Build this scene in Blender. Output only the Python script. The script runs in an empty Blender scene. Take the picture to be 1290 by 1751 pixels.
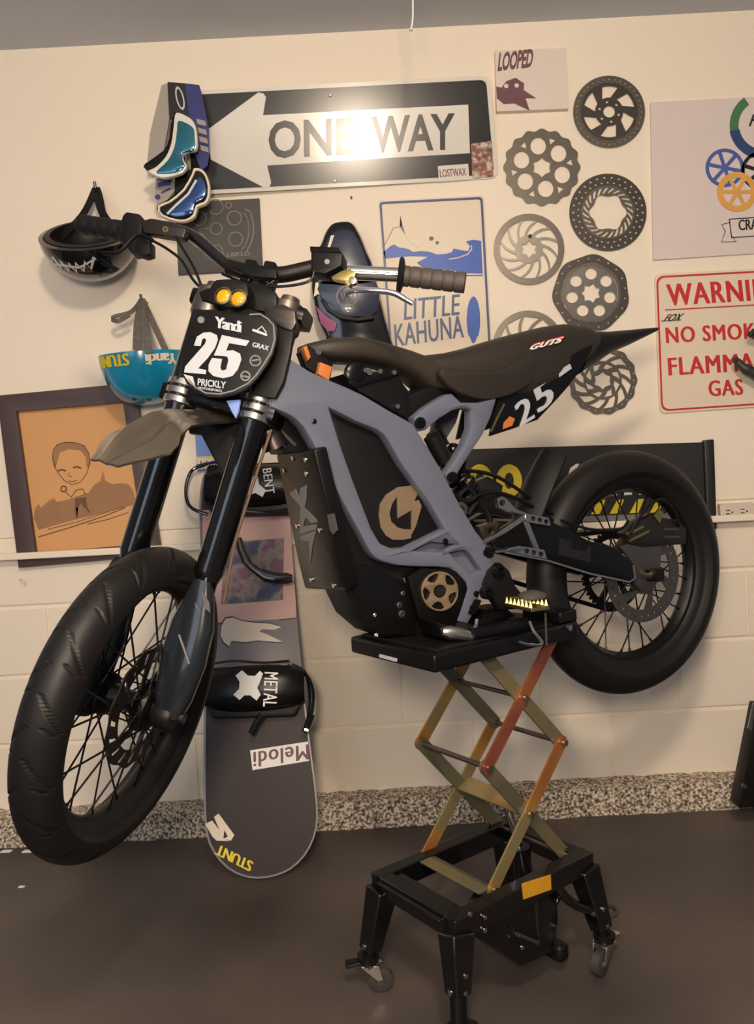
import bpy, bmesh, math, random
from mathutils import Vector, Matrix
from math import sin, cos, pi, radians
random.seed(7)
SC = bpy.context.scene
COL = SC.collection

# ------------------------------------------------------------------ camera
FPX = 1406.0
PIT, ROL = radians(3.0), radians(3.05)
CAM = Vector((0, 0, 1.02))
_X = Vector((1, 0, 0)); FW = Vector((0, cos(PIT), -sin(PIT))); _U = Vector((0, sin(PIT), cos(PIT)))
RC = cos(ROL)*_X - sin(ROL)*_U
UC = cos(ROL)*_U + sin(ROL)*_X
cd = bpy.data.cameras.new('camera'); cam = bpy.data.objects.new('camera', cd); COL.objects.link(cam)
cd.sensor_fit = 'HORIZONTAL'; cd.sensor_width = 36; cd.lens = FPX/1290*36; cd.clip_start = .05
m = Matrix((RC, UC, -FW)).transposed().to_4x4(); m.translation = CAM
cam.matrix_world = m; SC.camera = cam
# ------------------------------------------------------------------ light and exposure
SC.view_settings.view_transform = 'Standard'; SC.view_settings.look = 'None'
SC.view_settings.exposure = 0.16; SC.view_settings.gamma = 1
w = bpy.data.worlds.new('world'); SC.world = w; w.use_nodes = True
w.node_tree.nodes['Background'].inputs[0].default_value = (.80, .86, 1, 1)
w.node_tree.nodes['Background'].inputs[1].default_value = .16
LAMP = Vector((.12, -.15, 2.12))
def light(kind, name, loc, energy, color, size=.1, target=None):
    l = bpy.data.lights.new(name, kind); l.energy = energy; l.color = color
    if kind == 'AREA': l.shape = 'RECTANGLE'; l.size = size[0]; l.size_y = size[1]
    else: l.shadow_soft_size = size
    o = bpy.data.objects.new(name, l); COL.objects.link(o); o.location = loc
    if target is not None: o.rotation_euler = (Vector(target)-Vector(loc)).to_track_quat('-Z', 'Y').to_euler()
    return o
light('POINT', 'ceiling_bulb_light', LAMP, 80, (1, .82, .62), .10)
light('POINT', 'camera_side_light', (-.14, -.22, 1.26), 74, (1, .82, .63), .12)  # unseen warm light beside the camera, inferred from the shadows
light('AREA', 'cool_fill_light', (-1.7, -1.8, 1.6), 16, (.78, .87, 1), (1.6, 1.6), (0, 2.3, 1.0))  # weak cool fill added behind the camera at left, source unseen

# ------------------------------------------------------------------ pixel rays onto planes of the place
def ray(px, py):
    return (FW*FPX + RC*(px-645) - UC*(py-875.5)).normalized()
class Fr:
    """a local frame of the place: origin and three axes"""
    def __init__(s, o, x, y, z):
        s.o = Vector(o); s.a = (Vector(x).normalized(), Vector(y).normalized(), Vector(z).normalized())
        mm = Matrix(s.a).transposed().to_4x4(); mm.translation = s.o; s.M = mm
    def on(s, px, py, i, val):
        d = ray(px, py); n = s.a[i]; t = ((s.o+val*n-CAM).dot(n))/d.dot(n); P = CAM+d*t-s.o
        return Vector((P.dot(s.a[0]), P.dot(s.a[1]), P.dot(s.a[2])))
D = 2.37
WALL = Fr((0, D, 0), (1, 0, 0), (0, -1, 0), (0, 0, 1))   # y = distance off the wall (frame is left-handed on purpose for reading only)
WALL.M = Matrix(((1,0,0,0),(0,-1,0,D),(0,0,1,0),(0,0,0,1)))
ID = Fr((0,0,0),(1,0,0),(0,1,0),(0,0,1))
# ------------------------------------------------------------------ materials
def rgb(r, g, b):
    f = lambda c: (c/255/12.92) if c/255 <= .04045 else ((c/255+.055)/1.055)**2.4
    return (f(r), f(g), f(b), 1)
def mat(name, col, rough=.5, metal=0, var=.12, scale=14, bump=0, coat=0, bscale=None, spec=.5):
    mt = bpy.data.materials.new(name); mt.use_nodes = True; nt = mt.node_tree; N = nt.nodes; Lk = nt.links
    b = N['Principled BSDF']; b.inputs['Roughness'].default_value = rough; b.inputs['Metallic'].default_value = metal
    b.inputs['Coat Weight'].default_value = coat; b.inputs['Specular IOR Level'].default_value = spec
    tc = N.new('ShaderNodeTexCoord'); nz = N.new('ShaderNodeTexNoise'); nz.inputs['Scale'].default_value = scale; nz.inputs['Detail'].default_value = 4
    Lk.new(tc.outputs['Object'], nz.inputs['Vector'])
    mx = N.new('ShaderNodeMix'); mx.data_type = 'RGBA'
    mx.inputs[6].default_value = tuple(c*(1-var) for c in col[:3])+(1,); mx.inputs[7].default_value = tuple(min(1, c*(1+var)) for c in col[:3])+(1,)
    Lk.new(nz.outputs[0], mx.inputs[0]); Lk.new(mx.outputs[2], b.inputs['Base Color'])
    if bump:
        n2 = N.new('ShaderNodeTexNoise'); n2.inputs['Scale'].default_value = bscale or scale*6; n2.inputs['Detail'].default_value = 6
        Lk.new(tc.outputs['Object'], n2.inputs['Vector'])
        bp = N.new('ShaderNodeBump'); bp.inputs['Strength'].default_value = bump; bp.inputs['Distance'].default_value = .002
        Lk.new(n2.outputs[0], bp.inputs['Height']); Lk.new(bp.outputs[0], b.inputs['Normal'])
    return mt
def ramp(mt, scale, stops, detail=4, rough=None, tex='ShaderNodeTexNoise', stretch=None):
    """recolour a material with a noise driven colour ramp"""
    nt = mt.node_tree; N = nt.nodes; Lk = nt.links; b = N['Principled BSDF']
    tc = N.new('ShaderNodeTexCoord'); nz = N.new(tex); nz.inputs['Scale'].default_value = scale
    if tex == 'ShaderNodeTexNoise': nz.inputs['Detail'].default_value = detail
    if stretch:
        mp = N.new('ShaderNodeMapping'); mp.inputs['Scale'].default_value = stretch; Lk.new(tc.outputs['Object'], mp.inputs['Vector']); Lk.new(mp.outputs[0], nz.inputs['Vector'])
    else: Lk.new(tc.outputs['Object'], nz.inputs['Vector'])
    r = N.new('ShaderNodeValToRGB'); e = r.color_ramp.elements
    e[0].position, e[0].color = stops[0]; e[1].position, e[1].color = stops[-1]
    for p, c in stops[1:-1]: q = e.new(p); q.color = c
    Lk.new(nz.outputs[0], r.inputs[0]); Lk.new(r.outputs[0], b.inputs['Base Color'])
    return mt
M = dict(
 wall=mat('painted_block', rgb(243, 230, 212), .6, var=.02, scale=1.5, bump=.25, bscale=120),
 ceil=mat('ceiling_paint', rgb(196, 200, 208), .8, var=.03, scale=2, bump=.2),
 blackpl=mat('black_plastic', rgb(18, 16, 17), .45, var=.1, spec=.28), satin=mat('satin_black', rgb(13, 12, 13), .32, var=.1, spec=.3),
 gloss=mat('gloss_black', rgb(13, 13, 15), .12, var=.1, coat=.6), metalblack=mat('anodised_black', rgb(30, 30, 33), .28, .7),
 rubber=mat('tyre_rubber', rgb(22, 20, 20), .5, var=.12, scale=9, bump=.12, spec=.32), rub2=mat('grip_rubber', rgb(72, 65, 60), .6, var=.1, bump=.2),
 frame=mat('lavender_grey_paint', rgb(96, 100, 116), .42, var=.04, scale=5, bump=.08, bscale=400),
 seat=mat('seat_vinyl', rgb(46, 41, 37), .5, spec=.3, var=.08, scale=8, bump=.25, bscale=260),
 cover=mat('matte_tank_plastic', rgb(54, 48, 42), .5, spec=.3, var=.06, scale=8, bump=.1),
 silver=mat('machined_aluminium', rgb(205, 200, 192), .25, 1, var=.06), chrome=mat('chrome', rgb(225, 225, 228), .1, 1, var=.03),
 steel=mat('dull_steel', rgb(120, 112, 106), .38, .9, var=.1), dsteel=mat('dark_steel', rgb(78, 72, 70), .35, .9, var=.15),
 rotor=mat('rotor_steel', rgb(125, 118, 110), .35, .85, var=.15, scale=30), rotordark=mat('dark_rotor_steel', rgb(92, 86, 82), .4, .8, var=.15, scale=30),
 shiny=mat('bright_rotor_steel', rgb(190, 182, 170), .22, 1, var=.1, scale=30), bronze=mat('bronze_anodised', rgb(196, 165, 130), .35, .75, var=.08, scale=40),
 gold=mat('gold_steel', rgb(200, 180, 110), .3, 1, var=.15, scale=40), orange=mat('orange_label', rgb(190, 110, 50), .5),
 white=mat('white_print', rgb(238, 235, 230), .5, var=.02), silverprint=mat('silver_print', rgb(205, 208, 214), .35, .3, var=.05, scale=25),
 greyprint=mat('grey_print', rgb(120, 118, 118), .5, var=.1), dimprint=mat('dim_print', rgb(84, 82, 82), .5, var=.15),
 black=mat('black_print', rgb(32, 31, 33), .45, var=.05), signblack=mat('sign_black', rgb(38, 36, 38), .22, var=.05), signwhite=mat('sign_white', rgb(228, 222, 212), .13, var=.02, spec=.9),
 cream=mat('cream_print', rgb(230, 214, 192), .45, var=.02), blueprint=mat('blue_print', rgb(25, 85, 180), .4, var=.05), navy=mat('navy_print', rgb(50, 72, 120), .4, var=.05),
 bluegloss=mat('turquoise_shell', rgb(20, 138, 178), .18, var=.1, scale=3, coat=.4), yellow=mat('yellow_print', rgb(232, 205, 40), .45, var=.06),
 red=mat('red_print', rgb(200, 48, 48), .45, var=.04), canvas=mat('white_canvas', rgb(230, 216, 206), .8, var=.02, bump=.3, bscale=500),
 shirt=mat('pale_canvas', rgb(222, 208, 204), .85, var=.02, bump=.4, bscale=400), plum=mat('plum_print', rgb(112, 76, 84), .6),
 amber=mat('amber_glass', rgb(215, 158, 6), .06, var=.45, scale=60, coat=1), wood=mat('dark_brown_frame', rgb(78, 62, 62), .45, var=.06, bump=.1),
 paper=mat('kraft_paper', rgb(214, 160, 105), .7, var=.05, scale=4), pencil=mat('pencil_print', rgb(110, 82, 62), .8, var=.2, scale=60), pencil2=mat('pencil_wash', rgb(158, 118, 86), .8, var=.15, scale=20),
 teal=mat('teal_lens', rgb(40, 120, 145), .1, .5, var=.5, scale=25, coat=1), lensblue=mat('blue_lens', rgb(50, 85, 150), .1, .5, var=.5, scale=25, coat=1),
 navyshell=mat('navy_shell', rgb(46, 54, 76), .22, var=.1, scale=5, coat=.4), pink=mat('pink_lens', rgb(120, 50, 92), .2, .3, var=.3, scale=20),
 strapblue=mat('blue_strap', rgb(55, 60, 120), .7, var=.4, scale=30), strapgrey=mat('grey_print_strap', rgb(105, 98, 92), .8, var=.6, scale=90),
 greyfab=mat('grey_fabric', rgb(165, 158, 150), .8, var=.1), deck=mat('snowboard_dark', rgb(50, 38, 38), .45, var=.12, scale=3, spec=.3),
 deckpink=mat('snowboard_pink', rgb(212, 168, 158), .4, var=.06, scale=5), deckgrey=mat('snowboard_grey', rgb(118, 108, 112), .4, var=.06, scale=5), edge=mat('board_edge', rgb(120, 116, 116), .4, .5),
 green=mat('green_print', rgb(70, 120, 80), .6), ringblue=mat('ring_blue', rgb(75, 95, 165), .6), ringorange=mat('ring_orange', rgb(225, 165, 80), .6),
 banner=mat('black_banner', rgb(34, 31, 32), .6, var=.06, bump=.1), outlet=mat('outlet_cream', rgb(214, 202, 186), .4, var=.02),
 blackmetal=mat('gloss_black_steel', rgb(14, 12, 13), .22, var=.1, coat=.3), castrub=mat('caster_rubber', rgb(60, 56, 54), .5),
 fender=mat('smoked_chrome_plastic', rgb(158, 146, 130), .2, .9, var=.04, scale=6), guard=mat('fork_guard', rgb(34, 38, 44), .2, .2, var=.1, coat=.5),
 bluecard=mat('blue_card', rgb(120, 150, 215), .6), redpl=mat('amber_hose', rgb(92, 68, 52), .4), greenglove=mat('dark_green_rubber', rgb(48, 52, 44), .5, var=.15),
)
M['caution'] = mat('caution_label', rgb(205, 148, 34), .5)
M['floor'] = ramp(mat('stained_concrete', rgb(78, 70, 66), .5, bump=.3, bscale=60), 2.2, [(.3, rgb(54, 48, 46)), (.52, rgb(76, 67, 63)), (.75, rgb(98, 86, 77))], 9)
M['foot'] = ramp(mat('pebble_footing', rgb(160, 145, 125), .85, bump=1, bscale=130), 135, [(.34, rgb(70, 60, 52)), (.44, rgb(132, 116, 98)), (.52, rgb(186, 170, 150)), (.62, rgb(232, 220, 204))], 3)
M['zinc'] = ramp(mat('yellow_zinc_steel', rgb(160, 120, 70), .35, .45), 4.5, [(.36, rgb(146, 132, 92)), (.44, rgb(178, 134, 66)), (.52, rgb(172, 108, 62)), (.60, rgb(138, 72, 64))], 1)
M['zinc2'] = ramp(mat('olive_zinc_steel', rgb(120, 115, 85), .35, .45), 4, [(.4, rgb(104, 102, 84)), (.6, rgb(136, 122, 88))], 1)
M['camo'] = ramp(mat('pale_picture', rgb(120, 130, 110), .6), 20, [(.38, rgb(70, 76, 108)), (.46, rgb(112, 112, 112)), (.53, rgb(150, 138, 128)), (.62, rgb(128, 88, 112))], 3)
M['artprint'] = ramp(mat('sticker_art', rgb(120, 100, 90), .5), 60, [(.35, rgb(60, 62, 74)), (.5, rgb(150, 90, 70)), (.65, rgb(200, 190, 180))], 3)
M['tailcam'] = ramp(mat('rotor_poster_black', rgb(70, 66, 64), .6), 8, [(.3, rgb(66, 62, 60)), (.7, rgb(80, 76, 74))], 3)

# ------------------------------------------------------------------ mesh helpers (all add to a bmesh in frame coordinates)
WM = {}
def obj(name, bm, mt, parent=None, frame=None, bevel=0, smooth=True, seg=2, angle=35):
    """one mesh object; bm is in frame coordinates, moved into its parent's own coordinates"""
    F = frame.M if frame is not None else Matrix.Identity(4)
    P = WM[parent.name] if parent is not None else Matrix.Identity(4)
    T = P.inverted() @ F
    bm.transform(T)
    if T.determinant() < 0: bmesh.ops.reverse_faces(bm, faces=bm.faces[:])
    me = bpy.data.meshes.new(name)
    if parent is None:
        c = Vector((0, 0, 0)); n = max(1, len(bm.verts))
        for v in bm.verts: c += v.co
        c /= n; bmesh.ops.translate(bm, vec=-c, verts=bm.verts[:])
    bm.to_mesh(me); bm.free()
    o = bpy.data.objects.new(name, me); COL.objects.link(o)
    if parent is None: o.location = c; WM[o.name] = Matrix.Translation(c)
    else: o.parent = parent; WM[o.name] = P
    me.materials.append(mt)
    if smooth:
        me.polygons.foreach_set('use_smooth', [True]*len(me.polygons))
        me.set_sharp_from_angle(angle=radians(angle))
    if bevel:
        b = o.modifiers.new('bevel', 'BEVEL'); b.width = bevel; b.segments = seg; b.limit_method = 'ANGLE'; b.angle_limit = radians(35); b.harden_normals = False
    return o
def thing(name, label, cat, loc, M4=None, group=None):
    o = bpy.data.objects.new(name, None); COL.objects.link(o)
    mm = M4.copy() if M4 is not None else Matrix.Identity(4)
    if mm.determinant() < 0: mm = Matrix.Identity(4)
    mm.translation = Vector(loc); o.matrix_world = mm; WM[o.name] = mm; o.empty_display_size = .05
    o['label'] = label; o['category'] = cat
    if group: o['group'] = group
    return o
def tag(o, label, cat, group=None):
    o['label'] = label; o['category'] = cat
    if group: o['group'] = group
    return o
def struct(o): o['kind'] = 'structure'; return o
def BM(): return bmesh.new()
def box(bm, c, s, R=None):
    r = bmesh.ops.create_cube(bm, size=1); vs = r['verts']
    bmesh.ops.scale(bm, vec=s, verts=vs)
    if R is not None: bmesh.ops.transform(bm, matrix=R.to_4x4(), verts=vs)
    bmesh.ops.translate(bm, vec=c, verts=vs); return bm
def basis(d):
    d = Vector(d).normalized(); u = d.cross(Vector((0, 0, 1)))
    if u.length < .05: u = d.cross(Vector((0, 1, 0)))
    u.normalize(); return u, u.cross(d).normalized()
def tube(bm, pts, r, seg=12, cap=True, flat=None):
    """tube through points; r a number or one per point; flat=(dir, factor) squashes"""
    pts = [Vector(p) for p in pts]; n = len(pts); rs = r if isinstance(r, (list, tuple)) else [r]*n
    u = None; rings = []
    for i, p in enumerate(pts):
        d = (pts[min(i+1, n-1)]-pts[max(i-1, 0)]).normalized()
        if u is None: u, v = basis(d)
        else: u = (u-d*u.dot(d)).normalized(); v = u.cross(d).normalized()
        rings.append([bm.verts.new(p+rs[i]*(cos(2*pi*k/seg)*u+sin(2*pi*k/seg)*v)) for k in range(seg)])
    for a, b in zip(rings, rings[1:]):
        for k in range(seg): bm.faces.new((a[k], a[(k+1) % seg], b[(k+1) % seg], b[k]))
    if cap: bm.faces.new(rings[0][::-1]); bm.faces.new(rings[-1])
    bmesh.ops.recalc_face_normals(bm, faces=bm.faces[:]); return bm
def cyl(bm, a, b, r, r2=None, seg=20): return tube(bm, [a, b], [r, r if r2 is None else r2], seg)
def cr(pts, n=6, closed=False):
    """Catmull-Rom smoothing"""
    P = [Vector(p) for p in pts]; out = []; L = len(P)
    rng = range(L) if closed else range(L-1)
    for i in rng:
        p0 = P[(i-1) % L] if closed or i > 0 else P[0]; p1 = P[i]; p2 = P[(i+1) % L]; p3 = P[(i+2) % L] if closed or i+2 < L else P[-1]
        for k in range(n):
            t = k/n; out.append(.5*((2*p1)+(p2-p0)*t+(2*p0-5*p1+4*p2-p3)*t*t+(3*p1-p0-3*p2+p3)*t**3))
    if not closed: out.append(P[-1])
    return out
def lathe(bm, prof, a=(0, 0, 0), axis=(0, 1, 0), seg=48, close=False):
    """prof: (radius, position along axis)"""
    d = Vector(axis).normalized(); u, v = basis(d); a = Vector(a); rings = []
    for r, h in prof: rings.append([bm.verts.new(a+d*h+max(r, 1e-5)*(cos(2*pi*k/seg)*u+sin(2*pi*k/seg)*v)) for k in range(seg)])
    if close: rings.append(rings[0])
    for p, q in zip(rings, rings[1:]):
        for k in range(seg): bm.faces.new((p[k], p[(k+1) % seg], q[(k+1) % seg], q[k]))
    bmesh.ops.recalc_face_normals(bm, faces=bm.faces[:]); return bm
def loft(bm, rings, cap=True, closed=True):
    R = [[bm.verts.new(p) for p in r] for r in rings]; n = len(R[0])
    for a, b in zip(R, R[1:]):
        for k in range(n if closed else n-1): bm.faces.new((a[k], a[(k+1) % n], b[(k+1) % n], b[k]))
    if cap and closed: bm.faces.new(R[0][::-1]); bm.faces.new(R[-1])
    bmesh.ops.recalc_face_normals(bm, faces=bm.faces[:]); return bm
def sq(c, u, v, hu, hv, e=2.6, n=24):
    """superellipse ring"""
    c, u, v = Vector(c), Vector(u), Vector(v); out = []
    for k in range(n):
        t = 2*pi*k/n; a, b = cos(t), sin(t)
        out.append(c+u*hu*math.copysign(abs(a)**(2/e), a)+v*hv*math.copysign(abs(b)**(2/e), b))
    return out
def shape(splines, half=.001, bev=0, res=1):
    """2-D outline(s), holes by even-odd, to a solid in (x, y) with thickness along z"""
    cu = bpy.data.curves.new('tmp', 'CURVE'); cu.dimensions = '2D'; cu.fill_mode = 'BOTH'; cu.extrude = max(0, half-bev)
    cu.bevel_depth = bev; cu.bevel_resolution = res; cu.offset = -bev
    for s in splines:
        sp = cu.splines.new('POLY'); sp.points.add(len(s)-1); sp.use_cyclic_u = True
        for p, q in zip(sp.points, s): p.co = (q[0], q[1], 0, 1)
    o = bpy.data.objects.new('tmp', cu); me = bpy.data.meshes.new_from_object(o)
    bm = BM(); bm.from_mesh(me); bpy.data.objects.remove(o); bpy.data.curves.remove(cu); bpy.data.meshes.remove(me)
    bmesh.ops.remove_doubles(bm, verts=bm.verts[:], dist=1e-6); bmesh.ops.recalc_face_normals(bm, faces=bm.faces[:])
    return bm
def remap(bm, i, val):
    """put the (x, y) outline on the plane whose i-th frame coordinate is val (thickness goes along i)"""
    for v in bm.verts:
        x, y, z = v.co
        v.co = (x, val+z, y) if i == 1 else ((val+z, x, y) if i == 0 else (x, y, val+z))
    bmesh.ops.recalc_face_normals(bm, faces=bm.faces[:]); return bm
def two(p, i): return (p[0], p[2]) if i == 1 else ((p[1], p[2]) if i == 0 else (p[0], p[1]))
def trace(F, i, val, polys, half=.002, bev=0, smooth=0, at=None):
    """solid whose outline was read off the photograph, standing on plane i=val of frame F"""
    sp = []
    for poly in polys:
        q = [two(F.on(px, py, i, val if at is None else at), i) for px, py in poly]
        if smooth: q = [(v[0], v[1]) for v in cr([(a, b, 0) for a, b in q], smooth, True)]
        sp.append(q)
    return remap(shape(sp, half, bev), i, val)
def join(*bms):
    b0 = bms[0]
    for b in bms[1:]:
        me = bpy.data.meshes.new('t'); b.to_mesh(me); b.free(); b0.from_mesh(me); bpy.data.meshes.remove(me)
    return b0
def textmesh(s, bold=0, half=.02, space=1):
    if bold > .03:
        a = textmesh(s, 0, half, space); b = a.copy(); bmesh.ops.translate(a, vec=(-bold*.5, 0, 0), verts=a.verts[:]); bmesh.ops.translate(b, vec=(bold*.6, 0, 0), verts=b.verts[:])
        c = textmesh(s, 0, half, space)
        for q, f in ((a, .93), (b, 1.07)): bmesh.ops.scale(q, vec=(1, 1, f), verts=q.verts[:])
        return join(a, b, c)
    cu = bpy.data.curves.new('t', 'FONT'); cu.body = s; cu.size = 1; cu.extrude = half; cu.offset = bold; cu.space_character = space; cu.resolution_u = 3
    o = bpy.data.objects.new('t', cu); me = bpy.data.meshes.new_from_object(o)
    bm = BM(); bm.from_mesh(me); bpy.data.objects.remove(o); bpy.data.curves.remove(cu); bpy.data.meshes.remove(me)
    return bm
def text(F, i, val, s, BL, BR, TL, bold=.03, half=.0008, space=1, shear=0):
    """lettering filling the parallelogram BL-BR-TL (photo pixels) on plane i=val"""
    bm = textmesh(s, bold, 1, space)
    xs = [v.co.x for v in bm.verts]; ys = [v.co.y for v in bm.verts]
    x0, x1, y0, y1 = min(xs), max(xs), min(ys), max(ys)
    a, b, c = (F.on(*q, i, val) for q in (BL, BR, TL)); ex, ey = b-a, c-a; nn = Vector([1.0 if k == i else 0 for k in range(3)])
    for v in bm.verts:
        p = a+ex*((v.co.x-x0)/(x1-x0)+shear*(v.co.y-y0)/(y1-y0))+ey*((v.co.y-y0)/(y1-y0)); p[i] = val; v.co = p+nn*half*v.co.z*1.4
    bmesh.ops.recalc_face_normals(bm, faces=bm.faces[:]); return bm
def circ(c, r, n=40, ph=0, sq_=1): return [(c[0]+r*cos(2*pi*k/n+ph), c[1]+r*sq_*sin(2*pi*k/n+ph)) for k in range(n)]
def bolt(F, pos, axis, r=.006, h=.004, d=None):
    bm = BM(); p = Vector(pos); a = Vector(axis).normalized(); cyl(bm, p, p+a*h, r, r*.8, 12); return bm

# ================================================================== THE ROOM
bm = BM(); box(bm, (0, -.2, -.05), (5.6, 5.14, .1)); struct(obj('floor', bm, M['floor'], smooth=False))
bm = BM(); box(bm, (0, -.2, 2.295), (5.6, 5.14, .1)); struct(obj('ceiling', bm, M['ceil'], smooth=False))
Z0 = .066; CH = .203
bm = BM(); box(bm, (0, D+.06, (Z0+4*CH+2.3)/2), (5.6, .12, 2.3-Z0-4*CH))
box(bm, (0, D+.068, (Z0+4*CH)/2), (5.6, .12, Z0+4*CH))
for k in range(-1, 4):                       # painted block courses below the smooth part of the wall
    x = 1.06-.406*10-(.203 if k % 2 else 0)
    while x < 2.7:
        x0, x1 = max(x+.0003, -2.8), min(x+.4057, 2.8)
        b0 = BM(); box(b0, ((x0+x1)/2, D+.02, Z0+CH*k+CH/2), (x1-x0, .04, CH-.0075)); bmesh.ops.bevel(b0, geom=b0.edges[:], offset=.004, segments=2, affect='EDGES'); join(bm, b0)
        x += .406
struct(obj('wall_back', bm, M['wall'], smooth=False))
zt = WALL.on(1100, 1326, 1, .005).z
bm = BM(); box(bm, (0, D-.038, zt/2), (5.6, .084, zt)); bmesh.ops.subdivide_edges(bm, edges=[e for e in bm.edges if e.calc_length() > 1], cuts=200)
for v in bm.verts: v.co.y += random.uniform(-.003, .003); v.co.z += random.uniform(-.004, .002) if v.co.z > .01 else 0
struct(obj('baseboard_back', bm, M['foot'], smooth=False))
a, b = WALL.on(0, 941, 1, .04).z, WALL.on(1260, 898, 1, .04).z; zr = (a+b)/2
bm = BM(); box(bm, (0, D-.036, zr), (5.4, .016, .019))
for x in (-2.2, -1.42, -.42, .3, 1.35, 2.3): box(bm, (x, D-.015, zr), (.03, .032, .016))
struct(obj('trim_1', bm, M['wall'], smooth=False, bevel=.003))

# ================================================================== ON THE WALL
def wthing(name, label, cat, px, py, off=.0, group=None):
    p = WALL.on(px, py, 1, off); return thing(name, label, cat, (p.x, D-off, p.z), group=group)
def wt(name, t, mt, polys, off, half=.002, bev=0, smooth=0, **k):
    return obj(name, trace(WALL, 1, off, polys, half, bev, smooth), mt, t, WALL, **k)
def wtext(name, t, mt, s, BL, BR, TL, off, bold=.03, space=1, half=.0006, shear=0):
    return obj(name, text(WALL, 1, off, s, BL, BR, TL, bold, half, space, shear), mt, t, WALL, smooth=False)
def rounded(q, r=10, n=5):
    """round the corners of a pixel polygon"""
    out = []
    for i in range(len(q)):
        p0, p1, p2 = Vector(q[i-1]+(0,)), Vector(q[i]+(0,)), Vector(q[(i+1) % len(q)]+(0,))
        a = p1+(p0-p1).normalized()*r; b = p1+(p2-p1).normalized()*r
        for k in range(n+1):
            t = k/n; p = a*(1-t)**2+p1*2*t*(1-t)+b*t*t; out.append((p.x, p.y))
    return out
def inset(q, d):
    out = []; n = len(q)
    cx = sum(p[0] for p in q)/n; cy = sum(p[1] for p in q)/n
    for i in range(n):
        a, b, c = Vector(q[i-1]), Vector(q[i]), Vector(q[(i+1) % n])
        e1 = (b-a).normalized(); e2 = (c-b).normalized(); n1 = Vector((-e1.y, e1.x)); n2 = Vector((-e2.y, e2.x))
        if n1.dot(Vector((cx, cy))-b) < 0: n1, n2 = -n1, -n2
        m_ = (n1+n2).normalized(); out.append(tuple(b+m_*d/max(.3, m_.dot(n1))))
    return out
def stroke(pts, wd):
    """ribbon polygon along a pixel polyline"""
    P = [Vector(p) for p in pts]; L, R = [], []
    for i, p in enumerate(P):
        d = (P[min(i+1, len(P)-1)]-P[max(i-1, 0)]).normalized(); nn = Vector((-d.y, d.x))*wd/2; L.append(tuple(p+nn)); R.append(tuple(p-nn))
    return L+R[::-1]

# --- ONE WAY sign, hung so that it catches the lamp
gp = WALL.on(607, 238, 1, .03); G3 = Vector((gp.x, D-.03, gp.z))
ns = ((CAM-G3).normalized()+(LAMP-G3).normalized()).normalized()
cx = WALL.on(582, 232, 1, .03); SO = Vector((cx.x, D-.034, cx.z))
sx = (Vector((1, 0, 0))-ns*ns.x).normalized(); sz = sx.cross(-ns).normalized()
if sz.z < 0: sz = -sz
SIGN = Fr(SO, sx, ns, sz)
t = thing('one_way_sign', 'black ONE WAY road sign with a white arrow pointing left', 'sign', SO)
S = lambda name, mt, polys, off, half=.0004, sm=0: obj(name, trace(SIGN, 1, off, polys, half, 0, sm), mt, t, SIGN, smooth=False)
Q = [(313, 156), (838, 129), (853, 305), (322, 334)]
S('panel', M['signwhite'], [rounded(Q, 16)], 0, .0012)
S('black_field', M['signblack'], [rounded(inset(Q, 7), 12)], .0018)
arrow = [(355, 222), (442, 158), (451, 160), (455, 166), (450, 197), (801, 179), (804, 262), (457, 283), (464, 312), (461, 320), (452, 321), (361, 273), (357, 250)]
S('white_arrow', M['signwhite'], [arrow], .0028)
for s, BL, BR, TL in (('ONE', (460, 272), (606, 265), (459, 207)), ('WAY', (636, 262), (778, 256), (635, 199))):
    obj('lettering', text(SIGN, 1, .0036, s, BL, BR, TL, .025, .0004), M['signblack'], t, SIGN, smooth=False)
S('sticker', M['signwhite'], [[(749, 284), (801, 280), (803, 307), (751, 311)]], .0028)
obj('lettering', text(SIGN, 1, .0034, 'LOSTWAX', (753, 303), (798, 300), (752, 290), .04, .0003), M['plum'], t, SIGN, smooth=False)
S('sticker', M['artprint'], [[(806, 246), (842, 241), (844, 302), (808, 306)]], .0028)
for q in ((565, 163), (573, 309)):
    p = SIGN.on(*q, 1, .0022); obj('bolt', bolt(SIGN, p, (0, 1, 0), .005, .003), M['steel'], t, SIGN)
for q in ((565, 163), (573, 309)):
    p = SIGN.on(*q, 1, 0); P = SO+sx*p.x+sz*p.z; obj('standoff', cyl(BM(), P-ns*.001, Vector((P.x, D+.004, P.z)), .004), M['steel'], t)

# --- white canvas LOOPED
t = wthing('canvas_print', 'small white canvas print lettered LOOPED above a plum mask shape', 'canvas', 905, 140)
wt('canvas', t, M['canvas'], [[(846, 89), (966, 85), (971, 188), (849, 193)]], .009, .009, bev=0)
wtext('lettering', t, M['plum'], 'LOOPED', (851, 122), (910, 115), (853, 90), .019, .03, .95, shear=.03)
wt('print', t, M['plum'], [[(849, 148), (858, 150), (866, 139), (882, 133), (897, 143), (896, 154), (917, 168), (899, 168), (906, 189), (880, 177), (862, 178), (850, 168)], circ((866, 147), 4, 12), circ((884, 146), 4, 12)], .0188, .0005)

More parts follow.
